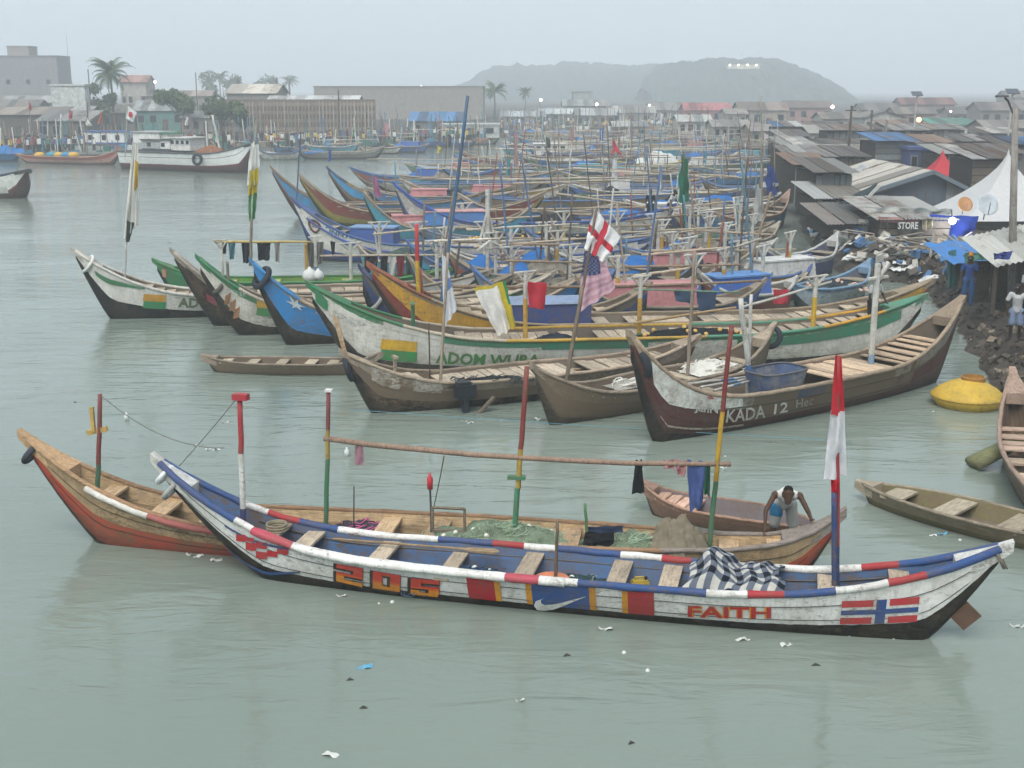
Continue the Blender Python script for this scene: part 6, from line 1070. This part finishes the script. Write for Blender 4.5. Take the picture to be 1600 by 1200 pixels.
def tree(label, px, yt, yb, wpx, Y, seed=0, n=1500, a='2f3d28', b='55653c', leaf=.3):
    g = random.Random(seed); z0 = 1.0; h = zat(Y, yt) - z0; w_ = wpx / F * Y; r = empty('broadleaf_tree', (xat(Y, z0, px), Y, z0)); tag(r, label, 'tree'); mb = MB(); tk = MB().tube([(0, 0, 0), (.1, 0, h * .35), (0, .1, h * .6)], [.25, .18, .1], 7); cl = []
    for i in range(5):
        q = Vector((g.uniform(-.42, .42) * w_, g.uniform(-.35, .35) * w_, h * g.uniform(.38, .86))); cl.append((q, g.uniform(.14, .24) * w_)); tk.tube([(.05, 0, h * .3), q * .6 + Vector((0, 0, h * .12)), q], [.1, .06, .02], 5)
    tk.build('trunk', wood('5a4f44', 'z'), r)
    for i in range(n):
        q, R_ = g.choice(cl); d = Vector((g.gauss(0, 1), g.gauss(0, 1), g.gauss(0, .8))).normalized() * R_ * g.uniform(.55, 1.05); c = q + d; e1 = Vector((g.gauss(0, 1), g.gauss(0, 1), g.gauss(0, 1))).normalized(); e2 = e1.cross(d).normalized(); s_ = leaf * g.uniform(.6, 1.3)
        mb.add([c - e1 * s_, c + e2 * s_ * .5, c + e1 * s_, c - e2 * s_ * .5], [(0, 1, 2, 3)])
    mb.build('crown', leafmat(a, b), r)
tree('round green tree behind the teal stall', 285, 134, 190, 66, 195, 1, 2600); tree('broad dark bush at the water edge below the slatted stand', 345, 150, 215, 78, 180, 2, 3000); tree('low bush under the coconut palm', 165, 128, 165, 50, 212, 3, 1400); tree('hazy tree crown behind the pavilion', 350, 112, 150, 60, 420, 4, 900, leaf=.6); tree('hazy tree crown by the pavilion poles', 410, 116, 150, 50, 450, 5, 800, leaf=.6); tree('faint tree on the skyline left of the palm', 90, 112, 150, 60, 400, 6, 800, leaf=.6)
for i, (px, yt, w_) in enumerate(((1045, 100, 34), (1085, 91, 30), (1112, 86, 36), (1165, 89, 26), (1228, 95, 24), (1066, 96, 30))):
    g = random.Random(i + 20); Y = HY - 2; mb = MB(); wm = w_ / F * Y; zt = zat(Y, yt); zb = zt - wm * .6
    for k in range(400):
        q = Vector((g.gauss(0, .22) * wm, g.gauss(0, .22) * wm, abs(g.gauss(0, .3)) * wm * .55)); s_ = g.uniform(.5, 1.1); e1 = Vector((g.gauss(0, 1), g.gauss(0, 1), g.gauss(0, 1))).normalized(); e2 = e1.orthogonal().normalized(); mb.add([q - e1 * s_, q + e2 * s_ * .6, q + e1 * s_, q - e2 * s_ * .6], [(0, 1, 2, 3)])
    r = empty('ridge_tree', (xat(Y, zb, px), Y, zb)); tag(r, 'tall tree on the hill ridge, %s from its lower end' % ('first', 'third', 'fourth', 'fifth', 'last', 'second')[i], 'tree'); mb.build('crown', leafmat('2c3a2a', '46543a'), r); MB().tube([(0, 0, -4), (0, 0, wm * .3)], .4, 6).build('trunk', wood('5a4f44', 'z'), r)
yy = HY - 128
while yy < HY and HILLZ(xat(yy, 15, 1160), yy) < zat(yy, 108): yy += 1.5
hv = empty('hilltop_house', (xat(yy, 20, 1160), yy - 4, HILLZ(xat(yy, 20, 1160), yy) - .5)); tag(hv, 'pale lit building just below the hill ridge', 'building'); MB().box((0, 4, 1.2), (18, 8, 2.4)).build('wall', plain('c9c4b4'), hv); MB().box((0, 4, 2.6), (19, 9, .3)).build('roof', plain('a8a49a'), hv)
for k in range(4): ball(MB(), (-8 + k * 5, -.6, 2.2), .4, 0, 8).build('lamp', glow('fff2d0', 6), hv)
# crowd and clutter on the quay: too many and too small to count
mb = MB(); cg = random.Random(4)
def fig(x, y, z): 
    m = cg.randrange(8); h = cg.uniform(1.5, 1.8); mb.box((x, y, z + h * .25), (.28, .2, h * .5), 7); mb.box((x, y, z + h * .66), (.42, .24, h * .34), m); ball(mb, (x, y, z + h * .93), .11, 7, 5)
for i in range(420):
    px = cg.choice([cg.uniform(0, 400), cg.uniform(400, 780), cg.uniform(780, 1190), cg.uniform(780, 1190)]); yb = lerp_tab([(0, 240), (380, 233), (745, 222), (800, 203), (1190, 203)], px) - cg.uniform(1, 9); p = G(px, yb, 1.0); fig(p.x, p.y, 1.0)
tag(mb.build('crowd', [plain(c, .9) for c in ('b9b4a8', '8a4a48', '4a6a98', 'c2a45a', '4f7a68', 'd0d0cc', '6a5a70', '3a3430')]), 'distant crowd of people along the far quay', None, None, 'stuff')
mb = MB()
for i in range(700):
    px = cg.choice([cg.uniform(-20, 420), cg.uniform(400, 780), cg.uniform(780, 1240), cg.uniform(780, 1240)]); yb = lerp_tab([(0, 240), (380, 233), (745, 222), (800, 205), (1190, 205)], px) - cg.uniform(-1, 12); p = G(px, yb, 1.0); h = cg.uniform(.8, 4); k = cg.randrange(6)
    if cg.random() < .6: mb.tube([p, p + Vector((cg.uniform(-.5, .5), 0, h))], cg.uniform(.05, .09), 4, k)
    else: mb.box(p + Vector((0, 0, h * .1)), (cg.uniform(.4, 1.1), cg.uniform(.4, .8), h * .2), k)
tag(mb.build('debris', [plain(c, .9) for c in ('8a8074', 'c6c6c2', '5f5850', '4f7a98', '8f6a5c', '3f6a62')]), 'jumble of sticks, crates and gear along the far quay', None, None, 'stuff')
# ---------------------------------------------------------------- people
def bodymesh(name, caps, mat, parent, vox=.016):
    mb = MB()
    for p, q, r0, r1 in caps:
        p, q = Vector(p), Vector(q); d = (q - p); l = d.length or 1e-4; d = d / l; pts, rs = [], []
        for a in (-80, -45, -15): pts.append(p + d * r0 * math.sin(math.radians(a))); rs.append(r0 * math.cos(math.radians(a)))
        for a in (15, 45, 80): pts.append(q + d * r1 * math.sin(math.radians(a))); rs.append(r1 * math.cos(math.radians(a)))
        mb.tube(pts, rs, 12)
    o = mb.build(name, mat, parent); m = o.modifiers.new('r', 'REMESH'); m.mode = 'VOXEL'; m.voxel_size = vox; s_ = o.modifiers.new('s', 'SMOOTH'); s_.iterations = 4; s_.factor = .5
    COL.objects.unlink(o); me = evaluated(o); COL.objects.link(o); o.modifiers.clear(); o.data = me
    me.materials.clear(); me.materials.append(mat); me.polygons.foreach_set('use_smooth', [True] * len(me.polygons)); return o
def hand(w, el, caps):
    """palm, four bent fingers of unequal length and a thumb from the side of the palm"""
    w, el = Vector(w), Vector(el); d = (w - el).normalized(); sd = d.cross(Vector((0, 1, 0))); sd = sd.normalized() if sd.length > .1 else Vector((1, 0, 0)); n = sd.cross(d)
    caps.append((w, w + d * .07, .026, .034))
    for k, L_ in zip((-1.5, -.5, .5, 1.5), (.06, .075, .08, .068)):
        b0 = w + d * .085 + sd * k * .02; b1 = b0 + d * L_ * .55 - n * .008; caps.append((b0, b1, .0105, .0095)); caps.append((b1, b1 + d * L_ * .4 - n * .03, .0095, .008))
    t0 = w + d * .03 + sd * .03; t1 = t0 + (d * .6 + sd * .6).normalized() * .045; caps.append((t0, t1, .013, .011)); caps.append((t1, t1 + d * .03, .011, .009))
def person(label, loc, J, skin='3a2a22', top=None, low=None, hat=None, rz=0.0, long=False, sleeves=True, vest=False):
    r = empty('person', loc, rz); tag(r, label, 'person'); V_ = {k: Vector(v) for k, v in J.items()}; g = V_.get
    c = [(g('neck'), g('head') - (g('head') - g('neck')).normalized() * .03, .055, .06), (g('head') + Vector((0, 0, -.03)), g('head') + Vector((0, 0, .04)), .085, .095), (g('head') + V_['face'] * .06 - Vector((0, 0, .06)), g('head') + V_['face'] * .05, .06, .07), (g('head') + V_['face'] * .115 - Vector((0, 0, .01)), g('head') + V_['face'] * .1 + Vector((0, 0, .03)), .016, .01),
         (g('neck'), g('chest'), .08, .13), (g('chest'), g('waist'), .135, .115), (g('waist'), g('pelvis'), .115, .13)]
    sdx = V_['face'].cross(Vector((0, 0, 1))).normalized() if abs(V_['face'].z) < .95 else Vector((1, 0, 0))
    for s_ in (-1, 1): c.append((g('head') + sdx * s_ * .09, g('head') + sdx * s_ * .095 + Vector((0, 0, .03)), .016, .018))
    tp, lw = [], []
    for s_ in 'LR':
        sh, el, wr, hp, kn, an = (g(k + s_) for k in ('sh', 'el', 'wr', 'hip', 'kn', 'an'))
        c += [(g('chest'), sh, .11, .062), (sh, el, .055, .043), (el, wr, .042, .03), (g('pelvis'), hp, .12, .1), (hp, kn, .095, .06), (kn, kn.lerp(an, .35), .058, .06), (kn.lerp(an, .35), an, .06, .038), (an, an + V_['face'].xy.to_3d().normalized() * .16 + Vector((0, 0, -.045)) if V_['face'].xy.length > .1 else an + Vector((0, -.16, -.045)), .04, .03)]
        hand(wr, el, c); tp.append((g('chest'), sh, .125, .07 if not vest else .06))
        if sleeves: tp.append((sh, sh.lerp(el, .55), .075, .07))
        lw += [(g('pelvis'), hp, .135, .118), (hp, hp.lerp(kn, 1 if long else .8), .118, .1)]
        if long: lw.append((kn, an, .1, .085))
    bodymesh('body', c, plain(skin, .55, 0, .12), r, .013)
    if top: bodymesh('shirt', tp + [(g('chest'), g('waist'), .155, .135), (g('waist'), g('pelvis'), .135, .148)], cloth(top), r)
    if low: bodymesh('trousers' if long else 'shorts', lw + [(g('waist').lerp(g('pelvis'), .6), g('pelvis'), .132, .145)], cloth(low), r)
    f_ = V_['face'];
    for s_ in (-1, 1): ball(MB(), g('head') + f_ * .1 + sdx * s_ * .033 + Vector((0, 0, .012)), .011, 0, 6).build('eye', plain('d8d4cc', .3), r)
    MB().tube([g('head') + f_ * .108 + sdx * k * .025 + Vector((0, 0, -.065)) for k in (-1, 0, 1)], .008, 5).build('mouth', plain('5a3430', .5), r)
    hr_ = [(g('head') - f_ * .03 + Vector((0, 0, .045)), g('head') - f_ * .02 + Vector((0, 0, .06)), .094, .088)]
    if hat: hr_.append((g('head') - f_ * .03 + Vector((0, 0, .08)), g('head') - f_ * .06 + Vector((0, 0, .16)), .1, .075))
    bodymesh('head_wrap' if hat else 'hair', hr_, cloth(hat) if hat else plain('17130f', .9), r); return r
def standing(face=(0, -1, 0), arm=.12, bend=0.0):
    return dict(head=(0, -bend * .9, 1.58), neck=(0, -bend * .6, 1.44), chest=(0, -bend * .45, 1.27), waist=(0, -bend * .1, 1.06), pelvis=(0, 0, .93), face=face, shL=(-.19, -bend * .5, 1.37), shR=(.19, -bend * .5, 1.37), elL=(-.25 - arm * .3, -bend * .5 - .02, 1.1), elR=(.25 + arm * .3, -bend * .5 - .06, 1.1),
        wrL=(-.24, -bend * .5 - .1, .86), wrR=(.2, -bend * .5 - .24, .95), hipL=(-.1, 0, .88), hipR=(.1, 0, .88), knL=(-.11, -.03, .48), knR=(.12, -.05, .48), anL=(-.12, .02, .07), anR=(.13, 0, .07))
# the man leaning on the timber canoe
b = BR; h1, h2 = b.loc(1190, 836, .6), b.loc(1264, 836, .6); cx = (h1.x + h2.x) / 2
u_ = cx / b.L + .5; yb = b.half(u_) + .0
zr = b.sh(u_) + .05
def W_(x, y, z): return (cx + x, y, z)
def hz_(x): u = x / b.L + .5; return Vector((x - cx, b.half(u) - .02, b.sh(u) + .075))
a1, a2 = hz_(h1.x + .03), hz_(h2.x - .03); y0 = yb
J = dict(head=(0, y0 + .24, 1.33), neck=(0, y0 + .36, 1.3), chest=(0, y0 + .5, 1.24), waist=(0, y0 + .72, 1.14), pelvis=(0, y0 + .86, 1.0), face=Vector((0, -.55, -.83)).normalized(), shL=(-.21, y0 + .4, 1.27), shR=(.21, y0 + .4, 1.27), elL=(-.36, y0 + .24, 1.02), elR=(.36, y0 + .24, 1.02), wrL=(a1.x, a1.y + .07, a1.z + .05), wrR=(a2.x, a2.y + .07, a2.z + .05), hipL=(-.11, y0 + .88, .95), hipR=(.11, y0 + .88, .95), knL=(-.17, y0 + .8, .52), knR=(.17, y0 + .8, .52), anL=(-.2, y0 + .92, .14), anR=(.2, y0 + .92, .14))
pm = person('man in a white vest and grey shorts leaning over the timber canoe', b.W((cx, 0, 0)), J, '4a372c', 'e6e6e2', 'a5a5a0', None, b.ang, sleeves=False, vest=True)
bodymesh('blue_patch', [(Vector(J['hipL']) + Vector((-.03, -.02, -.06)), Vector(J['hipL']).lerp(Vector(J['knL']), .38), .122, .12)], cloth('3a7fa8'), pm)
# the others
p = AD.W((AD.loc(1362, 505).x, 0, .2)); p.z = AD.h0 - .14; person('man in a white shirt and dark shorts standing on the long white canoe', p, standing((.3, -.95, 0), .1, .12), '2e241f', 'b9bcbc', '2c3030', None, .6)
p = G(1510, 478, 1.0); person('woman in a blue dress with an orange head wrap before the stall', p, standing((-.2, -.98, 0), 0), '2e241f', '33508a', '3a5a86', 'c98a2c', -.3, long=True)
p = G(1584, 534, 1.0); person('man in a white shirt and pale blue shorts on the mud path', p, standing((-.6, -.8, 0), .2, .1), '2e241f', 'cfd0d2', '8a9ab8', None, -.4)
p = G(1603, 500, 1.0); person('person in a pale top and dark trousers at the picture edge', p, standing((0, -1, 0), 0), '2e241f', 'b0b4ba', '2a2c34', None, .2, long=True)
p = M2.W((M2.loc(1016, 326).x, 0, 0)); p.z = M2.h0 - .1; person('figure in dark clothes and red cap standing in the packed rows', p, standing((0, -1, 0), 0), '2a211c', '26282c', '26282c', '8a3a34', 0, long=True)
p = near['greylanding'].W((near['greylanding'].loc(1100, 390).x, 0, .75)); p2 = M2.W((M2.loc(1046, 326).x, 0, .8)); person('man in a white shirt stooping at the end of the blue railed canoe', p2, standing((.5, -.85, 0), .3, .4), '2a211c', 'd2d4d4', '33363c', None, 1.0)
# ---------------------------------------------------------------- small things on the water

lt = random.Random(8)
LT = [(198, 657, 'bottle'), (308, 698, 'flat'), (325, 703, 'flat'), (338, 703, 'flat'), (352, 660, 'flat'), (117, 629, 'dark'), (542, 713, 'bottle'), (533, 932, 'flat'), (592, 943, 'ball'), (613, 941, 'ball'), (570, 1043, 'blue'), (547, 1063, 'dark'), (568, 1107, 'dark'), (516, 1180, 'flat'), (812, 1096, 'flat'), (987, 1162, 'dark'), (886, 1025, 'dark'), (946, 984, 'flat'), (1012, 1048, 'ball'), (975, 1020, 'ball'), (1228, 1008, 'flat'), (1275, 1040, 'dark'), (1396, 998, 'ball'), (1320, 992, 'flat'), (1160, 1000, 'flat'), (1585, 979, 'flat'), (1596, 980, 'flat'), (1472, 835, 'blue'), (1458, 837, 'flat'), (1500, 844, 'ball'), (1130, 732, 'flat'), (1133, 713, 'ball'), (725, 659, 'flat'), (783, 657, 'ball'), (735, 661, 'flat'), (840, 655, 'flat'), (640, 330, 'x'), (375, 303, 'dark'), (265, 379, 'dark'), (1412, 607, 'flat'), (1458, 643, 'ball'), (1000, 735, 'flat'), (310, 870, 'flat'), (295, 868, 'flat'), (338, 876, 'flat')]
kinds = {'flat': ('litter_scrap', 'c6c8c4', 'white scrap of plastic floating on the water', 'litter'), 'ball': ('net_float', 'c9cac6', 'small white float drifting on the water', 'float'), 'dark': ('driftwood_piece', '3a3a38', 'dark piece of driftwood on the water', 'driftwood'), 'blue': ('plastic_bag', '5a9ab8', 'pale blue plastic bag floating on the water', 'plastic bag'), 'bottle': ('plastic_bottle', 'd0d4d4', 'white plastic bottle floating upright on the water', 'bottle')}
for x, y, k in LT:
    if k not in kinds: continue
    nm, c, lab, cat = kinds[k]; p = G(x, y); g = lt.uniform(.45, .85)
    if k == 'ball': o = ball(MB(), (0, 0, .01), .045 * g, 0, 10).build(nm, plain(c, .5), smooth=True)
    elif k == 'bottle': o = MB().lathe([(0, 0), (.05, .0), (.055, .14), (.025, .18), (.02, .22), (0, .22)], 10).build(nm, plain(c, .4), smooth=True)
    elif k == 'dark': o = MB().tube([(-.09 * g, 0, .0), (0, .02, .018), (.08 * g, 0, .005)], [.012, .028, .012], 7).build(nm, plain(c, .8), smooth=True)
    else:
        sd_ = lt.uniform(0, 9); s_ = g * (.13 if k == 'flat' else .16); o = MB().grid(lambda a, t: ((a - .5) * 2 * s_, (t - .5) * s_ * .8, .025 + .035 * noise.noise(Vector((a * 3, t * 3, sd_))) + .02 * math.sin(a * 6 + sd_)), 7, 5).build(nm, plain(c, .5), smooth=True)
    pl = 'in the open water nearest the viewer' if y > 1010 else 'below the side of the nearest canoe' if y > 920 else 'by the red bottom of the timber canoe' if y > 850 else 'beside the mossy dugout' if y > 800 else 'beyond the long pole' if y > 680 else 'under the brown decked canoes' if y > 580 else 'out in the wide calm water'; pl += ', toward the left' if x < 560 and y > 680 and y < 850 else ''
    lab = lab.replace('on the water', '').strip() + ' ' + pl; o.location = p - Vector((0, 0, .012)); o.rotation_euler = (0, 0, lt.uniform(-.5, .5)); tag(o, lab, cat, lab.split()[0] + ' ' + nm.replace('_', ' ') + 's ' + pl)
# mooring lines
def line(label, pts, r=.008, c='5a5a54', sag=.3):
    P = [Vector(p) for p in pts]; a, b_ = P[0], P[-1]; o = MB().tube([(b_ - a) * t + Vector((0, 0, -sag * 4 * t * (1 - t))) for t in [i / 14 for i in range(15)]], r, 5).build('mooring_line', plain(c, .8), smooth=True); o.location = a; tag(o, label, 'rope')
line('thin line from the tricolour mast down to the nearest prow', (FA.W(FA.loc(370, 622)), FA.W(FA.loc(280, 728))), .009, '6a6a66', .02); line('slack line from the timber canoe mast to the nearest canoe', (BR.W(BR.loc(158, 618)), FA.W(FA.loc(350, 700))), .009, '6a6a66', .25)
line('thin blue line stretched along the water past the canoe bows', (Vector(G(545, 640, .25)), Vector(G(1330, 690, .1))), .008, '5a8a98', .02); line('dark lashing hanging from the long pole', (BR.W(BR.loc(694, 712)), BR.W(BR.loc(676, 800))), .009, '3a3a38', .03)
bpy.data.scenes.remove(TMP)
